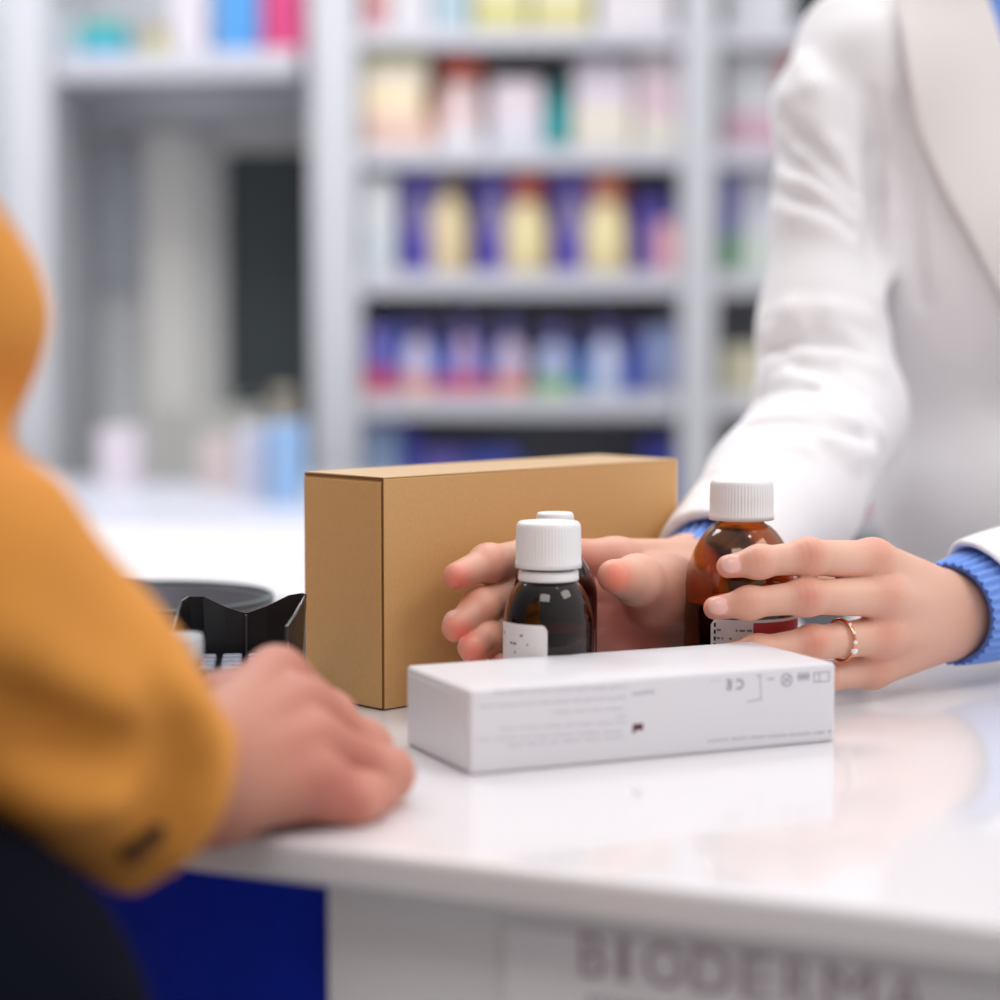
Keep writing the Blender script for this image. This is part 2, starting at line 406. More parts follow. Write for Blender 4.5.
for a, b, y0, c, bd, lb in [
    (66, 82, 20, (188, 200, 204), (160, 186, 196), 'small pale grey carton at the left end of the high wall shelf'),
    (84, 128, 22, (54, 172, 164), (52, 156, 196), 'teal and sky blue carton on the high wall shelf'),
    (172, 210, -20, (212, 206, 214), None, 'plain pale pink carton on the high wall shelf, left of the blue one'),
    (217, 262, -40, (78, 150, 214), None, 'bright blue carton on the high wall shelf'),
    (264, 306, -40, (204, 64, 122), None, 'magenta carton at the right end of the high wall shelf')]:
    yy = 4.10 if a < 150 else 4.06
    carton('product_box', lb, a, b, y0, zb, yy, c, bd, .5, group=g6, plane=0)
bottle('product_jar', 'round yellow-green jar with an orange lid on the high wall shelf', 145, 172, 28, zb, 4.08, (196, 196, 130), (214, 160, 120), .8, group=g6, cat='jar')
# grey price tray under the blue and magenta cartons

# ------------------------------------------------------------------ the service counter
M_top = mat('glossy_counter', (230, 227, 230), .12, coat=.2)
M_panel = mat('counter_panel', (240, 238, 240), .5)
M_sign = mat('sign_plate', (244, 242, 246), .45)
M_blue = mat('blue_panel', (6, 40, 176), .6, var=.15, spec=.2)
p0 = G(300, 843)[:2]; p1 = G(1000, 924)[:2]
cu_ = unit(p1-p0); cn = np.array([-cu_[1], cu_[0]]); CANG = math.atan2(cu_[1], cu_[0])
SLAB, DEP = .0165, .62
counter = empty('service_counter', (p0[0], p0[1], 0), CANG, 'long glossy white service counter with a lettered front, under the boxes and bottles', 'counter')
def ploc(px, py, off):                     # on the vertical plane `off` behind the counter's front edge -> local u, z
    r = ray(px, py)[:2]; s = (cn@(p0-CAM[:2])+off)/(cn@r)
    w = CAM+s*ray(px, py); return cu_@(w[:2]-p0), w[2]
UL, UR = -1.5, 1.2
bm = bmesh.new(); bx(bm, ((UL+UR)/2, DEP/2, CZ-SLAB/2), (UR-UL, DEP, SLAB), .004, seg=4)
from_bm('countertop', bm, M_top, counter)
ub, _ = ploc(327, 930, .03)
OFF = .03
bm = bmesh.new(); bx(bm, ((ub+UR)/2, OFF+.01, (CZ-SLAB)/2), (UR-ub, .02, CZ-SLAB-.0005), .001)
from_bm('front_panel', bm, M_panel, counter)
bm = bmesh.new(); bx(bm, ((ub+UL)/2, OFF+.02, (CZ-SLAB)/2), (ub-UL-.002, .02, CZ-SLAB-.0005), .001)
o = from_bm('front_panel', bm, M_blue, counter); o['label'] = 'deep blue front panel'
us, _ = ploc(506, 950, OFF)
bm = bmesh.new(); bx(bm, ((us+UR)/2, OFF-.001, (CZ-SLAB)/2-.003), (UR-us, .003, CZ-SLAB-.02), .0008)
sign = from_bm('sign_panel', bm, M_sign, counter)
M_let = mat('sign_letters', (172, 156, 166), .5)
tu0, tz1 = ploc(581, 933, OFF-.003); _, tz0 = ploc(581, 976, OFF-.003); tu1, _ = ploc(922, 1000, OFF-.003)
caph = tz1-tz0
x = tu0
for ch, (a, b) in zip('BIODERMA', ((580, 606), (618, 628), (645, 684), (692, 731), (742, 768), (786, 812), (826, 874), (888, 926))):
    a, _ = ploc(a, 960, OFF-.003); b, _ = ploc(b, 960, OFF-.003)
    t_ = text_mesh('letter', ch, 1, M_let, sign, (0, 0, 0), (PI/2, 0, 0), extrude=.0)
    xs = [v.co.x for v in t_.data.vertices]; ys = [v.co.y for v in t_.data.vertices]
    sx, sy = (b-a)/(max(xs)-min(xs)), caph/(max(ys)-min(ys))
    for v in t_.data.vertices: v.co.x = (v.co.x-min(xs))*sx; v.co.y = (v.co.y-min(ys))*sy
    t_.location = (a, OFF-.0028, tz0)
sl0, slz = ploc(585, 994, OFF-.003)
bm = bmesh.new(); random.seed(3)
xx = sl0
while xx < tu1:
    w = random.uniform(.004, .006)
    bx(bm, (xx+w/2, OFF-.0027, slz-.0035), (w*.25, .0004, .005)); bx(bm, (xx+w*.5, OFF-.0027, slz-.0015), (w*.5, .0004, .0011)); xx += w*.9
from_bm('lettering', bm, mat('small_print', (150, 134, 142), .5), sign)
bm = bmesh.new(); bx(bm, ((UL+UR)/2, DEP-.03, (CZ-SLAB)/2), (UR-UL, .02, CZ-SLAB-.001), .001)
from_bm('rear_panel', bm, M_panel, counter)
# further white work surfaces on the staff side
side = empty('side_counter', (-.55, 2.0, 0), 0, 'white side counter behind the card terminal, running up to the rear wall bench', 'counter')
def wc(u, v): return p0+cu_*u+cn*v
a_ = wc(UL, DEP+.004); b_ = wc(-.005+.02, DEP+.004)
poly = [tuple(a_), tuple(b_), (b_[0]+.03, 2.02), (a_[0], 2.16)]
def prism(name, poly, z0, z1, m, par):
    n = len(poly); vs_ = [(x, y, z0) for x, y in poly]+[(x, y, z1) for x, y in poly]
    fs = [tuple(range(n))[::-1], tuple(range(n, 2*n))]+[(i, (i+1) % n, n+(i+1) % n, n+i) for i in range(n)]
    o = from_py(name, vs_, fs, m); return kid(o, par)
prism('countertop', poly, CZ-.03, CZ, mat('satin_counter', (220, 217, 219), .5), side)
ins = [(p[0]*.98-.01, p[1]) for p in poly]
prism('base', ins, 0, CZ-.031, M_panel, side)
bench = empty('back_bench', (-.7, 3.0, 0), 0, 'low white work bench in front of the dark rear door', 'bench')
M_bench = mat('bench_top', (206, 208, 220), .35)
kid(box('bench_top', (-.72, 3.02, .915), (1.7, 1.55, .03), M_bench, bev=.004), bench)
kid(box('base', (-.72, 3.05, .45), (1.66, 1.45, .899), M_panel, bev=.004), bench)
# blurred things on the bench
def onb(px, py, z=.93): return G(px, py, z)
def bench_box(label, px0, px1, py0, Y, c, name='carton_box', dep=.1):
    carton(name, label, px0, px1, py0, .9305, Y, c, dep=dep)
bench_box('pale blue carton standing on the bench by the left shelving upright', 266, 300, 424, 3.2, (150, 186, 226))
bench_box('white carton on the bench, left of the pale blue one', 236, 262, 428, 3.25, (206, 208, 222))
bench_box('pinkish grey carton on the bench, left of the white one', 196, 232, 438, 3.5, (206, 190, 188))
bench_box('white and pink carton on the bench beside the orange sleeve', 94, 134, 430, 3.55, (222, 212, 220))
bottle('supply_bottle', 'beige round bottle on the bench in front of the dark rear door', 264, 296, 388, .9305, 3.62, (176, 166, 148), (150, 142, 128), .7, group=None)
bench_box('low grey tray box on the bench below the dark rear door', 150, 262, 408, 3.7, (168, 168, 162), dep=.08)

# ------------------------------------------------------------------ kraft carton
M_kraft = mat('kraft_card', (206, 160, 103), .55, bump=(420, .12), var=.07)
M_kraft_in = mat('kraft_edge', (120, 82, 44), .8)
M_kraft_top = mat('kraft_lid_sheen', (212, 174, 124), .33, bump=(420, .12), var=.05)  # lighter copy of the kraft, with the pale sheen on top painted in
A_ = G(384.5, 711)[:2]
KH = .119; kl, kw = .2235, .0635
ka = math.atan2(.156, .162)
kraft = empty('kraft_box', (A_[0], A_[1], CZ), ka, 'tall plain kraft-brown cardboard box standing behind the bottles', 'box')
bm = bmesh.new(); bx(bm, (kl/2, kw/2, KH/2-.0002), (kl, kw, KH-.0016), .0007)
from_bm('carton', bm, M_kraft, kraft)
bm = bmesh.new(); bx(bm, (kl/2, kw/2, KH-.0006), (kl+.0002, kw+.0002, .0008), .0003)
from_bm('lid_flap', bm, M_kraft_top, kraft)
bm = bmesh.new(); bx(bm, (-.0007, kw/2+.0002, KH/2-.001), (.0007, kw-.0022, KH-.0042), .0003)
e_ = from_bm('end_flap', bm, M_kraft, kraft)
bm = bmesh.new(); bx(bm, (-.0001, .0006, KH/2), (.0004, .0011, KH-.002)); bx(bm, (-.0001, kw/2, KH-.0017), (.0004, kw-.001, .0011)); bx(bm, (-.0001, kw/2, .0009), (.0004, kw-.001, .0012))
from_bm('seam', bm, M_kraft_in, kraft)

# ------------------------------------------------------------------ white medicine carton
M_card = mat('white_card', (222, 220, 224), .32, bump=(300, .03))
B0 = G(470, 776)[:2]; B1 = G(835.5, 741.5)[:2]; B2 = G(408, 748)[:2]
bu = unit(B1-B0); bl = np.linalg.norm(B1-B0); bn = np.array([-bu[1], bu[0]]); bw = abs((B2-B0)@bn)*1.10; bh = .0375
ba = math.atan2(bu[1], bu[0])
med = empty('medicine_carton', (B0[0], B0[1], CZ), ba, 'long white medicine carton with upside-down grey print, lying in front of the bottles', 'box')
bm = bmesh.new()
nx, ny = 24, 8
bx(bm, (bl/2, bw/2, bh/2), (bl, bw, bh), .0022, seg=3)
o = from_bm('carton', bm, M_card, med)
bm = bmesh.new(); vg = {}
for i in range(nx+1):                       # slightly domed lid
    for j in range(ny+1):
        s, t = i/nx, j/ny
        vg[i, j] = bm.verts.new((.002+s*(bl-.004), .002+t*(bw-.004), bh-.0002+.0014*(1-(2*s-1)**4)*(1-(2*t-1)**4)))
for i in range(nx):
    for j in range(ny): bm.faces.new((vg[i, j], vg[i+1, j], vg[i+1, j+1], vg[i, j+1]))
from_bm('lid_flap', bm, M_card, med, smooth=True)
bm = bmesh.new(); bx(bm, (-.0004, bw/2, bh/2-.0005), (.0006, bw-.007, bh-.006), .0002)
from_bm('end_flap', bm, M_card, med)
def bface(px, py):                          # photo point on the front face -> local x, z
    r = ray(px, py); s = (bn@(B0-CAM[:2]))/(bn@r[:2]); w = CAM+s*r
    return bu@(w[:2]-B0), w[2]-CZ
M_print = mat('grey_print', (190, 190, 200), .5); M_print2 = mat('dark_grey_print', (165, 165, 178), .5)
def printed(lines, m, name, seed=1):
    random.seed(seed); bm = bmesh.new()
    for (x0, y0, x1, y1, hh, gap) in lines:
        a = bface(x0, y0); b = bface(x1, y1); L = b[0]-a[0]; x = 0
        while x < L:
            wl = random.uniform(.004, .011)
            xe = min(L, x+wl)
            while x < xe:
                f = x/L; z = a[1]+(b[1]-a[1])*f; q = random.random()
                bx(bm, (a[0]+x, -.00005, z+random.uniform(-.1, .1)*hh), (.00035, .0001, hh*(1 if q < .3 else .7)))
                bx(bm, (a[0]+x+.0004, -.00005, z+hh*random.choice((-.3, .3, 0))), (.0006, .0001, hh*.22))
                x += .00115
            x += gap
    return from_bm(name, bm, m, med)
printed([(494, 692.5, 625, 687, .0016, .001), (480, 707, 626, 697.5, .0016, .001), (554, 712.5, 627, 708, .0014, .001), (616, 717, 627, 716, .0012, .001),
         (500, 729, 626, 722, .0014, .0014), (478, 740, 626, 731, .0014, .0016), (508, 745, 626, 737, .0014, .0016)], M_print, 'small_print')
printed([(708, 741, 831, 731.5, .0014, .0012)], M_print2, 'small_print', 2); printed([(711, 681.5, 721, 680.5, .0006, .001)], M_print2, 'small_print', 2); printed([(633, 693.5, 655, 692, .0022, .001)], M_print2, 'batch_number', 2)
for ch, px, py, sz in (('C', 739.5, 684, .0066), ('E', 729, 684.5, .0066)):
    x, z = bface(px, py)
    text_mesh('conformity_mark', ch, sz, mat('mark_grey', (120, 120, 132), .5), med, (x, -.0002, z+.0022), (PI/2, PI, 0), extrude=.00005)
bm = bmesh.new()
def strk(x0, y0, x1, y1, w=.0005):
    a = np.array(bface(x0, y0)); b = np.array(bface(x1, y1)); c = (a+b)/2; L = np.linalg.norm(b-a); an = math.atan2(b[1]-a[1], b[0]-a[0])
    Mx = Matrix.Translation((c[0], -.00006, c[1])) @ Matrix.Rotation(-an, 4, 'Y')
    bx(bm, (0, 0, 0), (L+w, .0001, w), M=Mx)
strk(760, 675, 761, 700); strk(747, 702, 760, 699); strk(757, 676, 761, 675); strk(768, 679, 773, 678.5, .0008)
for k in range(14):
    a0, a1 = 2*PI*k/14, 2*PI*(k+1)/14
    strk(786.5+5*math.cos(a0), 680+6*math.sin(a0), 786.5+5*math.cos(a1), 680+6*math.sin(a1), .0006)
strk(784, 683, 789, 677, .0006); strk(784, 678, 789, 682, .0006)
for k in range(4): strk(799+k*3, 673.5-k*.2, 799+k*3, 680-k*.2, .0009)
strk(798, 677, 809, 676, .0007)
for q in ((814, 673, 829, 672), (829, 672, 829, 681), (829, 681, 814, 682), (814, 682, 814, 673), (819, 673, 819, 682)): strk(*q, .0005)
from_bm('printed_symbols', bm, M_print2, med)
x, z = bface(638, 727)
bm = bmesh.new(); bx(bm, (x, -.00005, z), (.0052, .0001, .0030), M=None); bx(bm, (x-.0022, -.00005, z-.0016), (.0012, .0001, .0022))
from_bm('printed_mark', bm, mat('maroon_print', (92, 34, 52), .5), med)

# ------------------------------------------------------------------ amber bottles
M_amber = mat('amber_glass', (200, 138, 72), .02, trans=1, ior=1.5)
M_amber_d = mat('dark_amber_glass', (120, 62, 36), .02, trans=1, ior=1.5)
M_liq = mat('dark_syrup', (26, 10, 9), .08)
M_liqtop = mat('syrup_surface_glow', (255, 168, 76), .3)  # syrup orange, brightened to paint the light gathered at its surface
M_cap = mat('white_cap', (232, 230, 230), .4)
M_lab = mat('paper_label', (228, 226, 228), .5)
M_ink = mat('label_ink', (120, 118, 126), .5)
def medicine_bottle(label, pos, rz, R, H, capr, caph, capz, neckr, sh0, sh1, glass, fill, lab=None, ring=False, red=False, lip=True):
    """capz = height where the cap begins, sh0 = top of the straight wall, sh1 = foot of the neck"""
    e = empty('medicine_bottle', (pos[0], pos[1], CZ), rz, label, 'bottle', 'amber medicine bottles')
    th = .0012; k = []
    out = [(0, .0015), (R*.8, .0005), (R*.93, 0), (R*.985, .002), (R, .005), (R, sh0)]
    for i in range(1, 9):                   # rounded, then sloping shoulder
        f = i/8; out.append((R+(neckr-R)*(1-math.cos(f*PI/2))**.9 if False else R+(neckr-R)*(.35*f+.65*f*f if f < .7 else .35*f+.65*f*f), sh0+(sh1-sh0)*(1-(1-f)**1.35)))
    out += [(neckr, sh1+.001), (neckr, capz+caph*.7)]
    inn = [(max(r-th, 0) if r > 0 else 0, z+(th*1.5 if i < 4 else 0)) for i, (r, z) in enumerate(out)]
    inn[2] = (R*.9-th, th*1.6); inn[3] = (R*.96-th, .005); inn[4] = (R-th, .008)
    lathe('glass', out+inn[::-1], glass, e, 72)
    li = []
    for r, z in inn:
        if z < fill: li.append((max(r-.0003, 0) if r else 0, z+.0003 if z < .004 else z))
        else:
            r0, z0 = li[-1]; f = (fill-z0)/(z-z0); li.append((r0+(r-.0003-r0)*f, fill)); break
    rt = li[-1][0]
    mis = [0]*(len(li)-1)+[1]
    lathe('syrup', li+[(0, fill)], [M_liq, M_liqtop], e, 64, mis=mis)
    # ribbed cap
    c0, c1 = capz, capz+caph
    lathe('cap', [(neckr+.0008, c0), (capr*1.025, c0), (capr*1.025, c0+.0028), (capr, c0+.0036), (capr, c0+caph*.5), (capr*.985, c1-.0026), (capr*.965, c1-.0010), (capr*.90, c1), (capr*.5, c1+.0001), (0, c1)],
          M_cap, e, 240, ribs=(60, .0003, c0+.0032, c1-.0020))
    if ring:
        lathe('tamper_ring', [(neckr+.0004, c0-.0062), (capr*.93, c0-.0062), (capr*.94, c0-.0052), (capr*.92, c0-.0016), (neckr+.0004, c0-.0012)], M_cap, e, 96)
    if lab:
        a0, a1, z0, z1 = lab; RL = R+.00025; n = 48; rc = .003
        vs_, fs = [], []
        for j in range(n+1):
            a = a0+(a1-a0)*j/n; s = (a-a0)*R; s2 = (a1-a)*R; m_ = min(s, s2)
            dz = rc-math.sqrt(max(0, rc*rc-(rc-m_)**2)) if m_ < rc else 0
            for z in (z0+dz, z1-dz): vs_.append((RL*math.cos(a), RL*math.sin(a), z))
        for j in range(n): fs.append((2*j, 2*j+2, 2*j+3, 2*j+1))
        lo_ = from_py('label', vs_, fs, M_lab, e, True)
        def patch(name, b0, b1, y0, y1, m, off=.0001):
            n = 16; v, f = [], []
            for j in range(n+1):
                a = b0+(b1-b0)*j/n
                for z in (y0, y1): v.append(((RL+off)*math.cos(a), (RL+off)*math.sin(a), z))
            for j in range(n): f.append((2*j, 2*j+2, 2*j+3, 2*j+1))
            return v, f
        random.seed(5); V_, F_ = [], []
        for row in range(7):
            a = a0+.12; zz = z1-.006-row*.0042
            while a < a1-.15:
                w = random.uniform(.03, .10)
                if random.random() < (.8 if red else .13):
                    v, f = patch('', a, a+w, zz, zz+.0011, None); k0 = len(V_); V_ += v; F_ += [tuple(i+k0 for i in q) for q in f]
                a += w+.03
        if V_: from_py('label_print', V_, F_, M_ink, lo_, True)
        if red:
            v, f = patch('', red[0], red[1], red[2], red[3], None, .00015); from_py('red_panel', v, f, mat('red_print', (178, 44, 52), .5), lo_, True)
            V_, F_ = [], []
            for zz in np.arange(z0+.004, z1-.003, .0035):
                v, f = patch('', a0+.06, a0+.10, zz, zz+.0022, None); k0 = len(V_); V_ += v; F_ += [tuple(i+k0 for i in q) for q in f]
            from_py('label_print', V_, F_, mat('black_ink', (40, 36, 44), .5), lo_, True)
    return e
def bpos(px, t): p = CAM+t*ray(px, 560); return p[:2]
tL, tR, tB = 1.012, 1.085, 1.058
def hz(py, t): return CAM[2]+t*ray(500, py)[2]-CZ          # height above the counter seen at row py
pL = bpos(548.5, tL); pR = bpos(741, tR); pB = bpos(555, tB)
medicine_bottle('small dark amber bottle with wide white cap and white tamper ring, behind the white carton', pL, 0, 45/F_PX*tL, .1, 32.5/F_PX*tL, hz(521, tL)-hz(567, tL), hz(567, tL), 25/F_PX*tL,
                hz(619, tL), hz(579, tL), M_amber_d, hz(628, tL), lab=(math.radians(-205), math.radians(-92.5), .004, hz(620, tL)), ring=True)
medicine_bottle('small dark amber bottle with a narrow white cap, behind the one with tamper ring', pB, 0, 42.5/F_PX*tB, .1, 19/F_PX*tB, .015, hz(512, tB)-.015, 16/F_PX*tB,
                hz(592, tB), hz(548, tB), M_amber_d, hz(600, tB))
medicine_bottle('largest amber bottle, half full of dark syrup, held in the ringed hand', pR, 0, 56.5/F_PX*tR, .115, 31.5/F_PX*tR, hz(479, tR)-hz(519, tR), hz(519, tR), 23/F_PX*tR,
                hz(583, tR), hz(522, tR), M_amber, hz(600, tR), lab=(math.radians(-127), math.radians(60), .006, hz(613, tR)), red=(math.radians(-84), math.radians(-14), .012, hz(616, tR)))

# ------------------------------------------------------------------ card terminal with privacy shield
M_blk = mat('black_plastic', (22, 22, 25), .32); M_dgrey = mat('dark_grey_plastic', (58, 58, 66), .35); M_key = mat('grey_keys', (120, 124, 138), .4)
tc = P(246, 652, 1.03)
term = empty('card_terminal', (tc[0], tc[1], CZ), math.radians(6), 'black card payment terminal with a notched privacy shield, left of the kraft box', 'card terminal')
tz = tc[2]-CZ
bm = bmesh.new(); bx(bm, (0, -.045, tz/2-.002), (.062, .12, tz-.004), .006, seg=3)
from_bm('body', bm, M_blk, term)
bm = bmesh.new()
for i in range(4):
    for j in range(4): bx(bm, (-.019+i*.0125, -.010-j*.012, tz-.0015), (.0098, .0085, .004), .0012)
from_bm('keypad', bm, M_key, term)
bm = bmesh.new(); bx(bm, (-.006, -.064, tz-.0022), (.014, .005, .003), .001)
from_bm('status_light', bm, mat('red_light', (235, 90, 80), .3, emit=1.2), term)
# shield: a bent sheet, high at the two corners, notched in the middle
pts = [(-.036, -.045), (-.034, -.030), (-.031, -.012), (-.029, -.003), (-.026, .004), (-.020, .0095), (-.010, .0125), (-.0012, .0140), (.0012, .0140), (.010, .0125), (.020, .0095), (.0255, .0075), (.0275, .004), (.0265, -.004), (.0225, -.016), (.0185, -.026)]
hts = [.004, .010, .020, .0262, .0275, .0268, .0212, .0178, .0178, .0212, .0268, .0280, .0278, .0255, .0205, .016]
vs_, fs = [], []; n = len(pts)
for (x, y), h in zip(pts, hts):
    L = math.hypot(x, y+.03); ox, oy = x/L*.0016, (y+.03)/L*.0016
    vs_ += [(x, y, tz-.006), (x*(1+.06*h/.027), y, tz+h), (x*(1+.06*h/.027)+ox, y+oy, tz+h), (x+ox, y+oy, tz-.006)]
for i in range(n-1):
    for k in range(4): fs.append((4*i+k, 4*i+(k+1) % 4, 4*i+4+(k+1) % 4, 4*i+4+k))
fs += [(3, 2, 1, 0), tuple(4*(n-1)+k for k in range(4))]
from_py('privacy_shield', vs_, fs, M_blk, term)
bm = bmesh.new(); bx(bm, (0, .0128, tz+.0055), (.0014, .0012, .023), .0004)
from_bm('shield_seam', bm, M_dgrey, term)
a_, b_ = np.array([.0288, .0035]), np.array([.0197, -.0255])  # grey sheet paints the reflection on the black shield's outer right face
from_py('side_wing_sheen', [(*a_, tz-.006), (*b_, tz-.006), (*b_, tz+.0155), (*a_, tz+.0272), (a_[0]+.0008, a_[1]-.0003, tz-.006), (b_[0]+.0008, b_[1]-.0003, tz-.006), (b_[0]+.0008, b_[1]-.0003, tz+.0155), (a_[0]+.0008, a_[1]-.0003, tz+.0272)],
        [(0, 1, 2, 3), (7, 6, 5, 4), (0, 4, 5, 1), (1, 5, 6, 2), (2, 6, 7, 3), (3, 7, 4, 0)], mat('wing_reflection', (110, 106, 116), .3), term)

# ------------------------------------------------------------------ round coin dish and clear tumbler
dc = P(146, 640, 1.21)
dish = empty('coin_dish', (dc[0], dc[1], CZ), 0, 'round dark grey dish on the counter behind the card terminal', 'dish')
lathe('bowl', [(0, .004), (.05, .004), (.062, .012), (.070, .036), (.0722, .0385), (.0745, .036), (.066, .010), (.055, 0), (0, 0)], mat('grey_dish', (96, 96, 106), .35), dish, 72, closed=True)
lathe('rim', [(.0715, .0385), (.0722, .0398), (.0738, .0398), (.0745, .0385), (.073, .0378)], mat('dish_rim', (88, 104, 108), .3), dish, 72, closed=True)
cc = P(176, 650, .925)
M_clear = mat('clear_plastic', (236, 240, 242), .12, trans=.85, ior=1.35)
cup = empty('plastic_cup', (cc[0], cc[1], CZ), 0, 'small clear plastic cup with a frosted lid beside the orange cuff', 'cup')
ch_ = .0575
lathe('cup_wall', [(0, .0005), (.010, 0), (.0106, .002), (.0112, ch_-.011), (.0104, ch_-.011), (.0096, .003), (0, .002)], M_clear, cup, 48)
lathe('lid', [(.0104, ch_-.012), (.0118, ch_-.012), (.0122, ch_-.010), (.0122, ch_-.002), (.0116, ch_), (.009, ch_-.0008), (0, ch_-.001)], mat('frosted_lid', (214, 218, 222), .35, trans=.6), cup, 48)

# ------------------------------------------------------------------ people
M_skin = skin_mat('skin'); M_skin2 = skin_mat('skin_weathered', .5)
M_nail = mat('fingernail', (236, 186, 176), .2, sss=.1)
M_coat = mat('white_coat_cotton', (236, 233, 235), .85, bump=(700, .12))
M_lapel = mat('white_lapel_cotton', (238, 232, 230), .85, bump=(900, .25))
M_knit = mat('blue_knit', (112, 152, 226), .85, bump=(900, .06), sheen=.25)
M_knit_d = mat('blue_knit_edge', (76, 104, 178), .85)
M_must = mat('mustard_wool', (216, 143, 58), .85, bump=(350, .3))
M_navy = mat('navy_denim', (5, 8, 22), .9, bump=(500, .1), spec=.1)
M_hair = mat('brown_hair', (58, 38, 28), .5, bump=(300, .3)); M_gold = mat('rose_gold', (226, 160, 120), .18, 1)
M_stone = mat('clear_stone', (240, 240, 244), .05, spec=1)

def frame(u, hint):
    u = unit(u); n = unit(np.asarray(hint)-u*(np.asarray(hint)@u)); return u, n, np.cross(u, n)
def finger(J, R, k=.0045, kn=1.01):
    """J: joint points from knuckle to tip, R: radii"""
    return su([cone(J[i], J[i+1], R[i], R[i+1]) for i in range(len(J)-1)]+[ell(J[i], [R[i]*kn]*3) for i in range(1, len(J)-1)], k)
def nail(J, R, hint, L=.0105, Wd=.0105, back=.0035):
    u, n, v = frame(J[-1]-J[-2], hint)
    c = J[-1]-u*.0022+n*R[-1]*.74
    X = np.array([u, v, n]); return c, X, (L/2, Wd/2, R[-1]*.46)
def tint_pts(V, base, spots):
    T = np.tile(np.array(lin(base)), (len(V), 1))
    for c, s, colr, w in spots:
        q = np.exp(-((V-c)**2).sum(1)/(s*s))[:, None]*w
        T = T*(1-q)+np.array(lin(colr))*q
    return T
RED = (206, 112, 92); PALE = (232, 190, 170); BASE = (222, 173, 151)

def build_hand(fingers, palm, wrist, nails, spots, h, base=BASE, kp=.009, extra=None, creases=()):
    fs = [finger(J, R) for J, R in fingers]
    pal = su(palm, kp)
    def f(p):
        d = pal(p); fd = fs[0](p)
        for g in fs[1:]: fd = np.minimum(fd, g(p))
        d = smin(d, fd, .006)
        for (c, X, r) in nails: d = smin(d, ell(c, r, X)(p), .0007)
        for c, u, s, a in creases:
            q = p-c; d = d+a*np.cos((q@u)*2*PI/.0032)*np.exp(-(q**2).sum(1)/(s*s))
        return d
    pts = np.concatenate([np.array(J) for J, R in fingers]+[np.array(wrist)])
    lo, hi = pts.min(0)-.035, pts.max(0)+.035
    V, Q = surface(f, lo, hi, h)
    T = tint_pts(V, base, spots)
    mi = np.zeros(len(Q), int); cen = V[Q].mean(1)
    for (c, X, r) in nails:
        q = (cen-c)@X.T; mi[((q/(np.array(r)*np.array([1.02, 1.02, 1.15])))**2).sum(1) < 1] = 1
        mi[(q[:, 2] < r[2]*.30) & (mi == 1) & (((q/np.array(r))**2).sum(1) < 1.3)] = 0
    return V, Q, T, mi, f

def arr(*a): return [P(*x) for x in a]
# ---- pharmacist's hand on the ringed side (back of the hand towards the counter front)
bI = arr((873, 561, 1.076), (808, 557, 1.049), (759, 562, 1.0445), (728, 566.5, 1.046)); rI = [.0106, .0087, .0074, .0059]
bM = arr((886, 597, 1.073), (806, 597, 1.046), (749, 603, 1.043), (715, 608, 1.045)); rM = [.0106, .0086, .0073, .0059]
bR = arr((882, 635, 1.076), (812, 643.5, 1.052), (757, 651, 1.047), (726, 655, 1.049)); rR = [.0102, .0084, .0072, .0058]
bP = arr((872, 668, 1.084), (822, 678, 1.066), (785, 682, 1.060), (764, 684, 1.060)); rP = [.0094, .0074, .0062, .0051]
bT = arr((925, 602, 1.128), (868, 592, 1.131), (818, 582, 1.133), (778, 576, 1.126)); rT = [.0125, .0105, .0090, .0072]
wB = P(962, 613, 1.130); wB2 = P(1060, 600, 1.185)
elB = P(1330, 520, 1.36)
palmB = [cone(P(950, 600, 1.122), bI[0], .0145, .0112), cone(P(952, 610, 1.122), bM[0], .0150, .0112), cone(P(952, 622, 1.123), bR[0], .0145, .0108), cone(P(950, 634, 1.125), bP[0], .0135, .0105),
         cone(P(945, 606, 1.135), P(888, 590, 1.100), .0150, .0115), cone(P(945, 622, 1.138), P(890, 640, 1.10), .0150, .0120),
         cone(P(955, 606, 1.128), wB2+np.array([0, 0, .004]), .0185, .0225), cone(P(955, 621, 1.130), wB2+np.array([0, 0, -.004]), .0185, .0225), cone(P(940, 600, 1.13), bT[1], .014, .0105)]
cam_dir = np.array([0, -1, .1])
nB = [nail(bI, rI, (-.55, -1, .25), .0115, .0100), nail(bM, rM, (-.6, -1, .2), .0115, .0100), nail(bR, rR, (-.55, -1, .2), .0105, .009)]
spB = []
for J in (bI, bM, bR, bP):
    spB += [(J[0]+np.array([0, -.008, .004]), .010, RED, .40), (J[1]+np.array([0, -.008, .002]), .008, RED, .55), (J[2]+np.array([0, -.006, .002]), .006, (212, 130, 108), .4), (J[3], .009, (226, 132, 112), .5)]
    spB += [((J[0]+J[1])/2+np.array([0, -.006, .003]), .012, PALE, .5), ((J[1]+J[2])/2+np.array([0, -.006, .003]), .009, PALE, .5)]
spB += [(P(915, 600, 1.08), .028, PALE, .4), (P(890, 640, 1.08), .016, (214, 146, 124), .4)]
crB = [(J[1]+np.array([0, -.006, .003]), unit(J[1]-J[0]), .006, .00022) for J in (bI, bM, bR)]+[(J[2]+np.array([0, -.006, .001]), unit(J[2]-J[1]), .0045, .00018) for J in (bI, bM)]
handB = build_hand([(bI, rI), (bM, rM), (bR, rR), (bP, rP), (bT, rT)], palmB, [wB2], nB, spB, .0009, creases=crB)

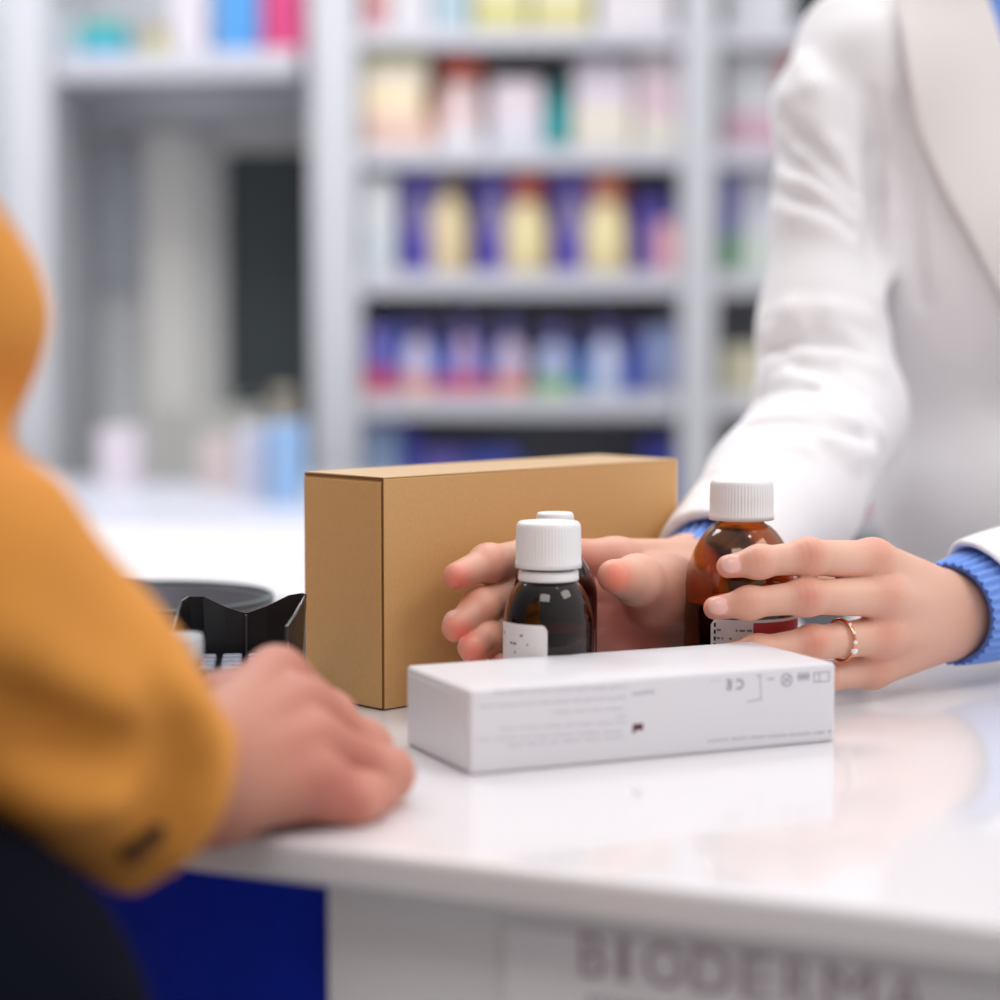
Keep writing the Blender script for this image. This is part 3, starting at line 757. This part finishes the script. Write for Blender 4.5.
# ---- pharmacist's other hand, curled round the small bottles, palm this way
aI = arr((616, 560, 1.104), (530, 557, 1.088), (488, 563, 1.066), (457, 576, 1.048)); rIa = [.0112, .0100, .0088, .0071]
aM = arr((606, 588, 1.106), (516, 590, 1.084), (480, 608, 1.058), (456, 628, 1.040)); rMa = [.0112, .0100, .0089, .0073]
aR = arr((602, 618, 1.104), (510, 624, 1.078), (484, 640, 1.052), (473, 650, 1.032)); rRa = [.0108, .0095, .0084, .0071]
aP = arr((604, 646, 1.098), (530, 658, 1.072), (503, 670, 1.048), (497, 675, 1.034)); rPa = [.0094, .0076, .0065, .0055]
aT = arr((686, 590, 1.132), (664, 588, 1.100), (637, 580, 1.064), (614, 576, 1.036)); rTa = [.0190, .0175, .0120, .0084]
wA = P(698, 578, 1.158); wA2 = P(738, 548, 1.225)
elA = P(828, 408, 1.41)
palmA = [cone(P(684, 566, 1.146), aI[0], .0150, .0115), cone(P(684, 574, 1.146), aM[0], .0150, .0118), cone(P(684, 592, 1.143), aR[0], .0150, .0115), cone(P(680, 612, 1.138), aP[0], .0150, .0110),
         cone(P(672, 594, 1.118), P(655, 600, 1.092), .0190, .0150), cone(P(675, 640, 1.13), P(620, 656, 1.10), .0150, .0120),
         cone(P(690, 568, 1.152), wA2, .0180, .0235), cone(P(692, 588, 1.150), wA2+np.array([.004, 0, -.004]), .0180, .0235)]
nA = [nail(aM, rMa, (-.75, -.1, .85), .0105, .0100), nail(aR, rRa, (-1.0, -.45, .10), .0100, .0095)]
spA = []
for J in (aI, aM, aR, aP):
    spA += [(J[3]+np.array([.002, -.006, -.002]), .0085, (236, 112, 92), .75), (J[2]+np.array([.004, -.008, -.002]), .010, (226, 138, 112), .5), ((J[0]+J[1])/2+np.array([0, -.010, 0]), .018, (200, 112, 92), .6)]
spA += [(aT[3]+np.array([.001, -.008, -.001]), .011, (232, 108, 82), .70), (P(655, 565, 1.09), .014, (224, 178, 160), .5), (P(640, 640, 1.09), .03, (206, 106, 94), .75), (P(620, 600, 1.09), .02, (190, 104, 88), .6), (P(660, 610, 1.09), .02, (206, 140, 120), .6)]
crA = [(P(652, 580, 1.075), unit(aT[2]-aT[1]), .008, .00025)]
handA = build_hand([(aI, rIa), (aM, rMa), (aR, rRa), (aP, rPa), (aT, rTa)], palmA, [wA2], nA, spA, .0009, creases=crA)

# ---- the pharmacist's figure
tx, ty = .425, 1.515                                   # torso axis
shR = P(856, 66, 1.475); shL = np.array([tx+.185, ty+.03, shR[2]-.005])
neck = np.array([tx+.005, ty+.015, 1.44])
def head_prims(c, f):
    """c: head centre, f: unit facing direction"""
    f = unit(f); s = np.cross(f, [0, 0, 1.0]); z = np.array([0, 0, 1.0]); X = np.array([f, s, z])
    L = lambda a, b, d: c+f*a+s*b+z*d
    return [ell(L(-.012, 0, .025), (.092, .074, .090), X), ell(L(.018, 0, -.035), (.070, .060, .075), X), cone(L(.030, 0, -.088), L(.062, 0, -.092), .030, .022),
            cone(L(.082, 0, .012), L(.100, 0, -.022), .008, .012), cone(L(.094, .012, -.026), L(.094, -.012, -.026), .007, .007),
            cone(L(.082, .020, -.058), L(.082, -.020, -.058), .008, .008), cone(L(.078, .016, -.068), L(.078, -.016, -.068), .008, .008),
            cone(L(.076, .014, .026), L(.066, .046, .024), .008, .007), cone(L(.076, -.014, .026), L(.066, -.046, .024), .008, .007),
            ell(L(-.006, .076, -.012), (.020, .010, .032), X), ell(L(-.006, -.076, -.012), (.020, .010, .032), X),
            ell(L(.066, .030, .006), (.013, .014, .011), X), ell(L(.066, -.030, .006), (.013, .014, .011), X)], L
def person_body(name, par, tx, ty, zs, hipz, shoulders, elbows, wrists, neckp, headc, face, hips_dx, hands, skin, mats, legdir=(0, 0), ar=.040, sl=0.):
    hp, L = head_prims(headc, face)
    ax = unit(shoulders[0]-shoulders[1]); ax[2] = 0; ax = unit(ax)
    T0 = np.array([tx, ty, 0])
    pr = [cone(T0+ax*.085+[0, 0, zs-.10], T0-ax*.085+[0, 0, zs-.10], .085-sl, .085-sl), cone(T0+ax*.06+[0, 0, zs-.30], T0-ax*.06+[0, 0, zs-.30], .075-sl, .075-sl), cone(T0+ax*.07+[0, 0, hipz], T0-ax*.07+[0, 0, hipz], .085-sl, .085-sl),
          cone(T0+[0, 0, zs-.1], T0+[0, 0, hipz], .085-sl, .085-sl), cone(neckp, headc+np.array([0, 0, -.05]), .052, .048)]
    for s, e, w in zip(shoulders, elbows, wrists):
        pr += [cone(T0+[0, 0, zs-.03], s, .055-sl, ar)]
        ch = [s]+(e if isinstance(e, list) else [e])+[w]; rr = [ar]*(len(ch)-2)+[ar*.88, .022]
        pr += [cone(ch[i], ch[i+1], rr[i], rr[i+1]) for i in range(len(ch)-1)]
    for q in (1, -1):
        hpt = T0+ax*q*.085+[0, 0, hipz-.04]; kn = T0+ax*q*.09+[legdir[0], legdir[1], .48]; an = T0+ax*q*.09+[0, 0, .09]
        pr += [cone(hpt, kn, .075, .052), cone(kn, an, .052, .036), cone(an+[0, 0, -.05], an+np.append(unit(face[:2])*.13, -.055), .036, .028)]
    fb = su(pr, .03); fh = su(hp, .012)
    f = lambda p: smin(fb(p), fh(p), .015)
    all_ = np.array([headc, T0]+list(shoulders)+[q for e in elbows for q in (e if isinstance(e, list) else [e])]+list(wrists))
    lo = all_.min(0)-[.22, .22, 0]; hi = all_.max(0)+[.22, .22, .16]; lo[2] = .0
    V, Q = surface(f, lo, hi, .008)
    sp = [(L(.09, 0, -.062), .016, (190, 92, 88), .8)]
    for q in (1, -1):
        sp += [(L(.079, q*.030, .006), .011, (240, 236, 232), .9), (L(.081, q*.030, .006), .0055, (50, 36, 30), .9), (L(.078, q*.030, .032), .010, (70, 48, 36), .7)]
    T = tint_pts(V, skin, sp); mi = np.zeros(len(Q), int)
    for (v, q, t, m, _) in hands:
        Q = np.concatenate([Q, q+len(V)]); V = np.concatenate([V, v]); T = np.concatenate([T, t]); mi = np.concatenate([mi, m])
    sdf_mesh(name, V, Q, mats, par, T, mi)
    hr = [ell(L(-.028, 0, .038), (.092, .086, .090), np.array([unit(face), np.cross(unit(face), [0, 0, 1.0]), [0, 0, 1.0]]))]
    return L, hr, fh
ph = empty('person', (0, 0, 0), label='person in a white lab coat and blue knit sweater, both hands around the bottles', cat='person')
headP = np.array([tx-.02, ty-.03, 1.59]); faceP = unit([-.45, -.85, -.25]); faceP = unit([faceP[0], faceP[1], 0])
Lp, hrP, fhP = person_body('body', ph, tx, ty, 1.40, .92, (P(822, 112, 1.466), shL), (elA, elB), (wA2, wB2), neck, headP, faceP, 0, (handA, handB), BASE, [M_skin, M_nail], ar=.024, sl=.036)
def hair(par, L, f_head, hr, low, m):
    hs = cut(su(hr, .01), cone(L(.075, 0, -.06), L(.095, 0, .015), .058, .058), .01)
    V, Q = surface(hs, L(0, 0, 0)-.16, L(0, 0, 0)+.16, .006); sdf_mesh('hair', V, Q, m, par)
hrP.append(cone(Lp(-.06, 0, .0), Lp(-.085, 0, -.08), .055, .04)); hair(ph, Lp, fhP, hrP, 0, M_hair)

# ---- white coat
sA0 = P(702, 531, 1.172); sA1 = P(785, 492, 1.29)
upA = P(838, 250, 1.455)
sleeveA = su([cone(P(698, 584, 1.14), sA1, .0335, .047), cone(sA1, P(832, 420, 1.40), .047, .050), cone(P(828, 402, 1.41), P(822, 330, 1.43), .049, .042), cone(P(822, 330, 1.43), P(818, 220, 1.45), .042, .031), cone(P(818, 220, 1.45), P(824, 110, 1.465), .031, .034), cone(P(824, 110, 1.465), P(858, 48, 1.49), .034, .044)], .016)
sB0 = P(985, 592, 1.148)
sleeveB = su([cone(P(960, 603, 1.125), P(1080, 578, 1.205), .0325, .043), cone(P(1080, 578, 1.205), P(1330, 500, 1.36), .043, .054), cone(P(1330, 505, 1.36), shL+[.01, 0, .0], .055, .055)], .02)
T3 = lambda x, y, z: np.array([tx+x, ty+y, z])
tors = su([cone(T3(-.095, .01, 1.33), T3(.095, .02, 1.33), .078, .078), cone(T3(-.100, .0, 1.26), T3(.10, .01, 1.26), .086, .086), cone(T3(-.080, .0, 1.20), T3(.085, .01, 1.20), .088, .088), cone(T3(-.070, 0, 1.08), T3(.080, .01, 1.08), .085, .085), cone(T3(-.09, .01, .93), T3(.095, .02, .93), .092, .092),
           cone(T3(-.10, .01, .62), T3(.10, .02, .62), .098, .098), cone(T3(-.04, -.035, 1.24), T3(.06, -.035, 1.24), .070, .070),
           cone(T3(0, .02, 1.41), shR+[.01, 0, -.006], .055, .050), cone(T3(0, .02, 1.41), shL, .055, .050)], .035)
def coat_base(p): return smin(tors(p), smin(sleeveA(p), sleeveB(p), .004), .008)
def on(px, py, f=coat_base, off=0):
    q = trace(f, px, py)
    return None if q is None else q+norm_at(f, q)*off
ridge, groove = [], []
def fold(pts, r=.006, off=-.0035, lst=ridge, k=None):
    Q_ = [on(*p, off=off) for p in pts]; Q_ = [q for q in Q_ if q is not None]; n = len(Q_)
    rr = [r*(.35+.65*math.sin(PI*(i+.5)/n)) for i in range(n)]
    for i in range(n-1): lst.append(cone(Q_[i], Q_[i+1], rr[i], rr[i+1]))
# upper sleeve
fold([(790, 98), (806, 118), (830, 150), (852, 182)], .007, -.003)
fold([(782, 130), (800, 152), (828, 180), (856, 205)], .006, -.003)
fold([(778, 172), (796, 182), (826, 196), (852, 216)], .008, -.004)
fold([(781, 205), (800, 212), (828, 222), (850, 240)], .006, -.004)
fold([(800, 60), (812, 90), (822, 120)], .007, -.004)
fold([(784, 115), (802, 136), (830, 166), (850, 192)], .0045, .001, groove)
fold([(778, 152), (800, 168), (830, 188), (852, 210)], .0045, .001, groove)
fold([(776, 190), (800, 198), (828, 209), (850, 228)], .005, .001, groove)
# elbow
fold([(760, 322), (790, 312), (830, 312), (866, 318)], .006, -.003)
fold([(752, 345), (770, 338), (800, 330)], .010, -.004)
fold([(748, 388), (770, 368), (800, 357), (838, 358), (872, 368)], .008, -.003)
fold([(826, 326), (846, 344), (876, 368)], .006, -.003)
fold([(788, 372), (815, 388), (842, 406), (868, 420)], .007, -.003)
fold([(740, 412), (770, 402), (806, 404), (850, 424), (880, 432)], .008, -.003)
fold([(760, 352), (790, 342), (832, 342), (862, 352)], .006, .0015, groove)
fold([(752, 400), (784, 388), (812, 392)], .005, .0015, groove)
fold([(800, 368), (830, 374), (860, 392)], .005, .0015, groove)
fold([(745, 425), (780, 420), (820, 424), (860, 440)], .005, .001, groove)
fold([(830, 440), (850, 452), (872, 450)], .008, -.003)
fold([(720, 470), (760, 446), (800, 446)], .007, -.004)
# body drape
fold([(888, 176), (892, 220), (886, 262), (876, 300)], .008, -.003)
fold([(868, 96), (872, 150), (872, 200), (868, 250)], .006, .002, groove)
fold([(902, 100), (908, 170), (910, 230), (922, 300)], .006, .001, groove)
rf = su(ridge, .006); gf = su(groove, .006)
cutA = (P(702, 579, 1.164), unit(unit(P(698, 584, 1.14)-sA1)+np.array([-.12, 0, 0]))); cutB = (P(984, 588, 1.150), unit(P(984, 588, 1.150)-P(1080, 572, 1.235)))
cutB = (P(979, 580, 1.145), unit([-.76, -.30, -.60]))

_a = P(698, 584, 1.14); _b = P(960, 603, 1.125); _ua = unit(sA1-_a); _ub = unit(P(1080, 578, 1.205)-_b)
holeA = cone(_a-_ua*.02, _a+_ua*.022, .0295, .0295); holeB = cone(_b-_ub*.02, _b+_ub*.030, .0290, .0300)
nk = cone(T3(.03, -.03, 1.54), T3(.045, -.15, 1.37), .052, .010)
def coat_f(p):
    d = smin(tors(p), smin(sleeveA(p), sleeveB(p), .004), .008)
    d = smin(d, rf(p), .012); d = -smin(-d, gf(p), .010)
    for (c, n), rad in ((cutA, .09), (cutB, .072)):
        near = np.linalg.norm(p-c, axis=1) < rad
        d = np.where(near, np.maximum(d, (p-c)@n), d)
    d = np.maximum(d, -holeA(p)); d = np.maximum(d, -holeB(p))
    d = -smin(-d, nk(p), .004)
    d = d+.0008*np.sin(p[:, 0]*55+p[:, 2]*31)*np.sin(p[:, 2]*47+p[:, 1]*40)
    return d
V, Q = surface(coat_f, (.06, 1.05, .50), (.72, 1.68, 1.50), .0024, relax=2)
coat = sdf_mesh('lab_coat', V, Q, M_coat, ph)
# lapel: a sheet lying on the chest
def sheet(name, rows, m, par, th=.0045, off=.006, f=None, nu=14, nv=40, lift=0.):
    f = f or coat_f
    L_ = np.array([r[0] for r in rows], float); R_ = np.array([r[1] for r in rows], float); s = np.linspace(0, len(rows)-1, nv+1)
    def ip(A, x): return np.array([np.interp(x, range(len(A)), A[:, i]) for i in (0, 1)])
    top, bot = {}, {}
    vs_, fs = [], []
    for j in range(nv+1):
        for i in range(nu+1):
            q = ip(L_, s[j])*(1-i/nu)+ip(R_, s[j])*i/nu
            w = trace(f, *q)
            if w is None: w = P(q[0], q[1], 1.45)
            n = norm_at(f, w, .012)
            edge = math.sin(PI*i/nu)
            a = w+n*(off+lift*(1-abs(2*i/nu-1)))
            vs_ += [a, a-n*th]
    V = np.array(vs_).reshape(nv+1, nu+1, 2, 3)
    for _ in range(6): V[1:-1, 1:-1] = .5*V[1:-1, 1:-1]+.125*(V[2:, 1:-1]+V[:-2, 1:-1]+V[1:-1, 2:]+V[1:-1, :-2])
    idx = lambda j, i, k: (j*(nu+1)+i)*2+k
    for j in range(nv):
        for i in range(nu):
            fs.append((idx(j, i, 0), idx(j+1, i, 0), idx(j+1, i+1, 0), idx(j, i+1, 0))); fs.append((idx(j, i, 1), idx(j, i+1, 1), idx(j+1, i+1, 1), idx(j+1, i, 1)))
        fs.append((idx(j, 0, 0), idx(j, 0, 1), idx(j+1, 0, 1), idx(j+1, 0, 0))); fs.append((idx(j, nu, 0), idx(j+1, nu, 0), idx(j+1, nu, 1), idx(j, nu, 1)))
    for i in range(nu):
        fs.append((idx(0, i, 0), idx(0, i+1, 0), idx(0, i+1, 1), idx(0, i, 1))); fs.append((idx(nv, i, 0), idx(nv, i, 1), idx(nv, i+1, 1), idx(nv, i+1, 0)))
    return from_py(name, V.reshape(-1, 3), fs, m, par, True)
sheet('lapel', [((896, -110), (958, -110)), ((894, 0), (983, 0)), ((902, 70), (1002, 60)), ((916, 130), (1030, 120)), ((944, 195), (1060, 200)), ((974, 245), (1075, 260)), ((1010, 310), (1082, 320)), ((1086, 440), (1090, 440))], M_lapel, ph, f=tors, off=.009)
sheet('sweater_front', [((950, -120), (1080, -120)), ((975, 0), (1090, 0)), ((1000, 80), (1090, 80)), ((1050, 200), (1094, 200)), ((1080, 300), (1096, 300))], M_knit, ph, f=tors, off=.003)
# knit cuffs
def cuff(name, a, b, ra, rb, par, ribs=34, n=272, tilt=None):
    u = unit(b-a); x = unit(np.cross(u, [0, 0, 1.0])); y = np.cross(u, x); L = np.linalg.norm(b-a); rows = 14
    vs_, fs = [], []
    for j in range(rows+1):
        t = (j/rows)**2; r = ra+(rb-ra)*t
        bulge = .0012*math.sin(PI*min(1, t*1.6)); 
        for i in range(n):
            an = 2*PI*i/n; rr = r+bulge+.0011*math.cos(an*ribs)*(0.12 if j == 0 else 1)
            vs_.append(a+u*L*t+(x*math.cos(an)+y*math.sin(an))*rr)
    m0 = len(vs_)
    for i in range(n):
        an = 2*PI*i/n; vs_.append(a+u*.0006+(x*math.cos(an)+y*math.sin(an))*(ra-.0026))
    for i in range(n):
        an = 2*PI*i/n; vs_.append(a+u*L*.9+(x*math.cos(an)+y*math.sin(an))*(rb-.004))
    for j in range(rows):
        for i in range(n): fs.append((j*n+i, j*n+(i+1) % n, (j+1)*n+(i+1) % n, (j+1)*n+i))
    for i in range(n):
        fs.append((i, m0+i, m0+(i+1) % n, (i+1) % n)); fs.append((m0+i, m0+n+i, m0+n+(i+1) % n, m0+(i+1) % n))
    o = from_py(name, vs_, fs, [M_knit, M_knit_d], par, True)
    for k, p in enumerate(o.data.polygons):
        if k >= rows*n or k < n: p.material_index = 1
    return o
cuff('sweater_cuff', P(701, 588, 1.146), P(738, 546, 1.212), .0278, .0315, ph)
cuff('sweater_cuff', P(950, 614, 1.119), P(1045, 588, 1.183), .0272, .0335, ph)
# ring on the ring finger
rc_ = P(841, 640, 1.0612); u_ = unit(bR[0]-bR[1]); x_, y_ = frame(u_, (0, 0, 1))[1:]
Rr = .0105
def torus_at(name, c, u, x, y, R, r, m, par):
    vs_, fs = [], []; n, k = 64, 10
    for i in range(n):
        a = 2*PI*i/n; d = x*math.cos(a)+y*math.sin(a)
        for j in range(k):
            b = 2*PI*j/k; vs_.append(c+d*(R+r*math.cos(b))+u*r*1.2*math.sin(b))
    for i in range(n):
        for j in range(k): fs.append((i*k+j, ((i+1) % n)*k+j, ((i+1) % n)*k+(j+1) % k, i*k+(j+1) % k))
    return from_py(name, vs_, fs, m, par, True)
ring = torus_at('ring', rc_, u_, x_, y_, Rr, .0009, M_gold, ph); ring['label'] = 'thin gold ring with small clear stones'
bm = bmesh.new()
for a, s in ((-.9, .0011), (-.45, .0011), (0, .0013), (.42, .0019)):
    d = x_*math.sin(-a)+unit(np.array([0, -1, 0])-u_*(np.array([0, -1, 0])@u_))*math.cos(a)
    bmesh.ops.create_icosphere(bm, subdivisions=1, radius=s, matrix=Matrix.Translation(rc_+unit(d)*(Rr+.0006)))
from_bm('ring_stones', bm, M_stone, ring)

# ------------------------------------------------------------------ the customer
BASE2 = (188, 127, 106); RED2 = (176, 92, 80)
cI = arr((276, 679, .862), (330, 718, .882), (346, 756, .866), (322, 778, .848)); rcI = [.0128, .0102, .0088, .0075]
cM = arr((300, 710, .840), (364, 748, .862), (364, 780, .848), (337, 792, .836)); rcM = [.0128, .0105, .0090, .0078]
cR = arr((314, 746, .820), (387, 774, .846), (372, 796, .836), (342, 802, .826)); rcR = [.0122, .0100, .0086, .0074]
cP = arr((312, 782, .802), (366, 797, .820), (354, 804, .810), (330, 806, .804)); rcP = [.0112, .0088, .0076, .0066]
cT = arr((224, 704, .842), (260, 722, .870), (304, 758, .875), (330, 780, .862)); rcT = [.0140, .0120, .0100, .0085]
wC = P(185, 785, .755); wC2 = P(120, 752, .715)
elC = P(-90, 520, .66)
palmC = [cone(P(208, 754, .785), cI[0], .0185, .0130), cone(P(208, 770, .780), cM[0], .0185, .0130), cone(P(208, 786, .775), cR[0], .0175, .0125), cone(P(206, 799, .772), cP[0], .0165, .0115),
         cone(P(208, 748, .80), cT[1], .017, .0125), cone(P(228, 785, .79), P(292, 790, .81), .016, .014), cone(P(216, 766, .790), wC2, .0215, .0235), cone(P(210, 790, .780), wC2, .0205, .0235)]
tend = [cone(P(218, 748, .772), cM[0]+np.array([-.003, -.0125, .004]), .0045, .0050), cone(P(218, 764, .766), cR[0]+np.array([-.003, -.0125, .004]), .0045, .0050), cone(P(220, 728, .782), cI[0]+np.array([-.003, -.0125, .004]), .0045, .0050)]
spC = []
for J in (cI, cM, cR, cP):
    spC += [(J[0]+np.array([0, -.009, .004]), .012, RED2, .35), (J[1]+np.array([.002, -.008, .003]), .010, (222, 156, 140), .5), ((J[0]+J[1])/2+np.array([0, -.009, 0]), .014, (178, 92, 82), .6)]
for J, K in ((cI, cM), (cM, cR), (cR, cP)): spC.append(((J[0]+K[0])/2+np.array([-.012, -.012, .002]), .014, (180, 98, 86), .5))
handC = build_hand([(cI, rcI), (cM, rcM), (cR, rcR), (cP, rcP), (cT, rcT)], palmC+tend, [wC2], [], spC, .0012, BASE2, kp=.008)
cu = empty('person', (0, 0, 0), label='person in a mustard orange coat at the left edge, one hand resting on the counter', cat='person')
ctx, cty = -.44, .50
shC = np.array([-.275, .50, 1.38]); shC2 = np.array([-.60, .62, 1.38])
elC2 = np.array([-.72, .62, 1.12]); wC3 = np.array([-.73, .70, .88])
def mini_hand(w, d, up):
    d = unit(d); s = unit(np.cross(d, up)); fg = []
    for i, o_ in enumerate((-.030, -.010, .010, .030)):
        k = w+d*.085+s*o_; l = (.072, .082, .076, .060)[i]
        fg.append(([k, k+d*l*.45+np.array([0, 0, -.006]), k+d*l*.75+np.array([0, 0, -.018]), k+d*l*.95+np.array([0, 0, -.030])], [.010, .0088, .0078, .0068]))
    t0 = w+d*.02+s*(-.028)
    fg.append(([t0, t0+d*.03-s*.022, t0+d*.055-s*.032, t0+d*.078-s*.036], [.014, .0115, .0095, .008]))
    pl = [cone(w, f_[0][0], .019, .012) for f_ in fg[:4]]+[cone(w, w-d*.06, .022, .024)]
    return build_hand(fg, pl, [w-d*.05], [], [], .0018, BASE2)
handD = mini_hand(wC3, np.array([.02, .2, -1.0]), np.array([1.0, 0, 0]))
headC = np.array([-.43, .56, 1.60]); faceC = unit([.25, .97, 0])
Lc, hrC, fhC = person_body('body', cu, ctx, cty, 1.40, .92, (shC, shC2), ([P(-84, 318, .675), P(-92, 545, .66)], elC2), (wC2, wC3), np.array([ctx, cty+.02, 1.44]), headC, faceC, 0, (handC, handD), BASE2, [M_skin2, M_nail], ar=.025)
hair(cu, Lc, fhC, hrC, 0, mat('dark_hair', (40, 30, 26), .5, bump=(300, .3)))
C3 = lambda x, y, z: np.array([ctx+x, cty+y, z])
sa = unit(np.array([shC[0]-shC2[0], shC[1]-shC2[1], 0]))
fore = [cone(P(158, 788, .735), P(60, 708, .70), .0345, .0425), cone(P(60, 708, .70), P(-72, 575, .66), .0425, .052)]
fore += [cone(P(126, 850, .722), P(150, 800, .73), .010, .022)]
uarm = [cone(P(-96, 520, .66), P(-84, 318, .675), .026, .0380), cone(P(-84, 318, .675), shC, .0380, .066)]
farm = [cone(wC3-unit(wC3-elC2)*.03, elC2, .040, .055), cone(elC2, shC2, .055, .068)]
trs = [cone(C3(0, 0, 1.28)+sa*.11, C3(0, 0, 1.28)-sa*.11, .11, .11), cone(C3(0, 0, 1.08)+sa*.09, C3(0, 0, 1.08)-sa*.09, .115, .115), cone(C3(0, 0, .84)+sa*.09, C3(0, 0, .84)-sa*.09, .125, .125), cone(C3(0, 0, 1.41), shC, .06, .065), cone(C3(0, 0, 1.41), shC2, .06, .065)]
fore_g = su(fore, .02); uarm_f = su(uarm, .02); fore_f = lambda p: smin(fore_g(p), uarm_f(p), .008); trs_f = su(trs, .04); farm_f = su(farm, .03)
base_c = lambda p: smin(smin(fore_f(p), trs_f(p), .01), farm_f(p), .01)
ridge, groove = [], []
def foldc(pts, r, off, lst):
    Q_ = [on(*p, f=fore_f, off=off) for p in pts]; Q_ = [q for q in Q_ if q is not None]
    for i in range(len(Q_)-1): lst.append(cone(Q_[i], Q_[i+1], r, r))
foldc([(5, 702), (60, 735), (110, 752), (160, 755)], .007, .003, groove)
foldc([(5, 640), (60, 690), (120, 722), (165, 726)], .009, -.004, ridge)
foldc([(5, 775), (50, 795), (100, 800)], .010, -.004, ridge)
foldc([(184, 706), (200, 735), (204, 768), (194, 805), (178, 842)], .008, -.004, ridge)
foldc([(160, 715), (172, 745), (174, 778), (162, 812)], .006, .003, groove)
foldc([(-8, 420), (12, 408), (22, 404)], .012, .006, groove)
rfc = su(ridge, .008); gfc = su(groove, .008)
ccut = (P(184, 800, .742), unit(unit(P(158, 788, .735)-P(60, 708, .70))+np.array([.25, -.15, 0])))
holeC = cone(P(216, 815, .765), P(110, 752, .717), .030, .029)
def must_f(p):
    d = base_c(p); d = smin(d, rfc(p), .014); d = -smin(-d, gfc(p), .014)
    near = np.linalg.norm(p-ccut[0], axis=1) < .12
    d = np.where(near, np.maximum(d, (p-ccut[0])@ccut[1]), d)
    d = np.maximum(d, -holeC(p)); wv = np.maximum(-1, cone(wC3+unit(wC3-elC2)*.02, elC2, .032, .03)(p)); d = np.where(np.linalg.norm(p-wC3, axis=1) < .06, np.maximum(d, -wv), d)
    return d
V, Q = surface(must_f, (-.80, .30, .66), (.02, 1.12, 1.52), .0045, relax=2)
sl = sdf_mesh('coat', V, Q, M_must, cu)
# buttonhole on the cuff
q0, q1 = on(130, 851, must_f, .0008), on(157, 831, must_f, .0008)
if q0 is not None and q1 is not None:
    V, Q = surface(su([cone(q0, q1, .0035, .0030)], .001), np.minimum(q0, q1)-.01, np.maximum(q0, q1)+.01, .0007)
    sdf_mesh('buttonhole', V, Q, mat('dark_thread', (70, 46, 26), .8), cu)
# trousers
lf = []
for q in (1, -1):
    hpt = C3(0, 0, .86)+sa*q*.09; kn = C3(0, .03, .48)+sa*q*.10; an = C3(0, 0, .10)+sa*q*.10
    lf.append(su([cone(hpt, kn, .105, .078), cone(kn, an, .078, .062)], .02))
hip = su([cone(C3(0, 0, .9)+sa*.08, C3(0, 0, .9)-sa*.08, .11, .11), cone(np.array([-.196, .630, .958]), C3(0, 0, .9), .090, .11)], .02)
tf = lambda p: smin(smin(lf[0](p), lf[1](p), .01), hip(p), .03)
V, Q = surface(tf, (ctx-.4, cty-.3, .04), (ctx+.45, cty+.35, 1.05), .008)
sdf_mesh('trousers', V, Q, M_navy, cu)
lf2 = []
for q in (1, -1):
    hpt = np.array([tx+q*.085, ty, .86]); an = np.array([tx+q*.09, ty, .10]); lf2.append(cone(hpt, an, .095, .060))
tf2 = lambda p: smin(lf2[0](p), lf2[1](p), .01)
V, Q = surface(tf2, (tx-.3, ty-.2, .04), (tx+.3, ty+.2, .97), .008)
sdf_mesh('trousers', V, Q, mat('grey_trousers', (110, 112, 118), .8), ph)

# ------------------------------------------------------------------ light
def area(name, loc, target, size, power, colr=(1, 1, 1), sy=None):
    l = bpy.data.lights.new(name, 'AREA'); l.energy = power; l.color = colr; l.size = size
    if sy: l.shape = 'RECTANGLE'; l.size_y = sy
    o = bpy.data.objects.new(name, l); C.objects.link(o); o.location = loc
    o.rotation_euler = (Vector(target)-Vector(loc)).to_track_quat('-Z', 'Y').to_euler(); return o
area('overhead_area', (.45, 1.7, 2.75), (.15, 1.1, 1.0), 1.2, 10, (1, .985, .97), .6)
area('overhead_area', (-.9, 2.4, 2.8), (-.3, 1.2, 1.0), 1.0, 17, (.97, .98, 1), .6)
area('overhead_area', (1.5, .5, 2.6), (.35, 1.2, 1.05), 1.0, 11, (1, .98, .96), .6)
area('overhead_area', (.2, 3.2, 2.8), (.2, 3.9, 1.2), 1.8, 9, (.98, .98, 1), .5)
area('overhead_area', (-.75, 2.9, 2.8), (-.9, 4.4, 1.3), 1.2, 24, (.98, .98, 1), .6)  # added fill that brightens the recess, no known lamp there
area('overhead_area', (-.35, -.5, 2.7), (.1, 1.1, 1.0), 1.0, 11, (1, .985, .97), .6)  # added fill over the customer side, lifts kraft box and counter front
for x, y in ((-.35, 1.9), (.05, 2.1), (.55, .7)):
    s = bpy.data.lights.new('ceiling_spot', 'AREA'); s.size = .07; s.energy = 2; s.shape = 'DISK'
    o = bpy.data.objects.new('ceiling_spot', s); C.objects.link(o); o.location = (x, y, 2.6)
# soft light of the bright shop all round, dimmer towards the entrance side behind the customer
w = bpy.data.worlds.new('world'); bpy.context.scene.world = w; w.use_nodes = True
nt = w.node_tree; bg = nt.nodes['Background']
tc = nt.nodes.new('ShaderNodeTexCoord'); dt = nt.nodes.new('ShaderNodeVectorMath'); dt.operation = 'DOT_PRODUCT'
dt.inputs[1].default_value = unit([.75, .25, .6])
mr = nt.nodes.new('ShaderNodeMapRange'); mr.inputs['From Min'].default_value = -.8; mr.inputs['From Max'].default_value = .9
mr.inputs['To Min'].default_value = .13; mr.inputs['To Max'].default_value = .93
nt.links.new(tc.outputs['Generated'], dt.inputs[0]); nt.links.new(dt.outputs['Value'], mr.inputs['Value']); nt.links.new(mr.outputs['Result'], bg.inputs['Strength'])
bg.inputs['Color'].default_value = (.97, .97, 1, 1)
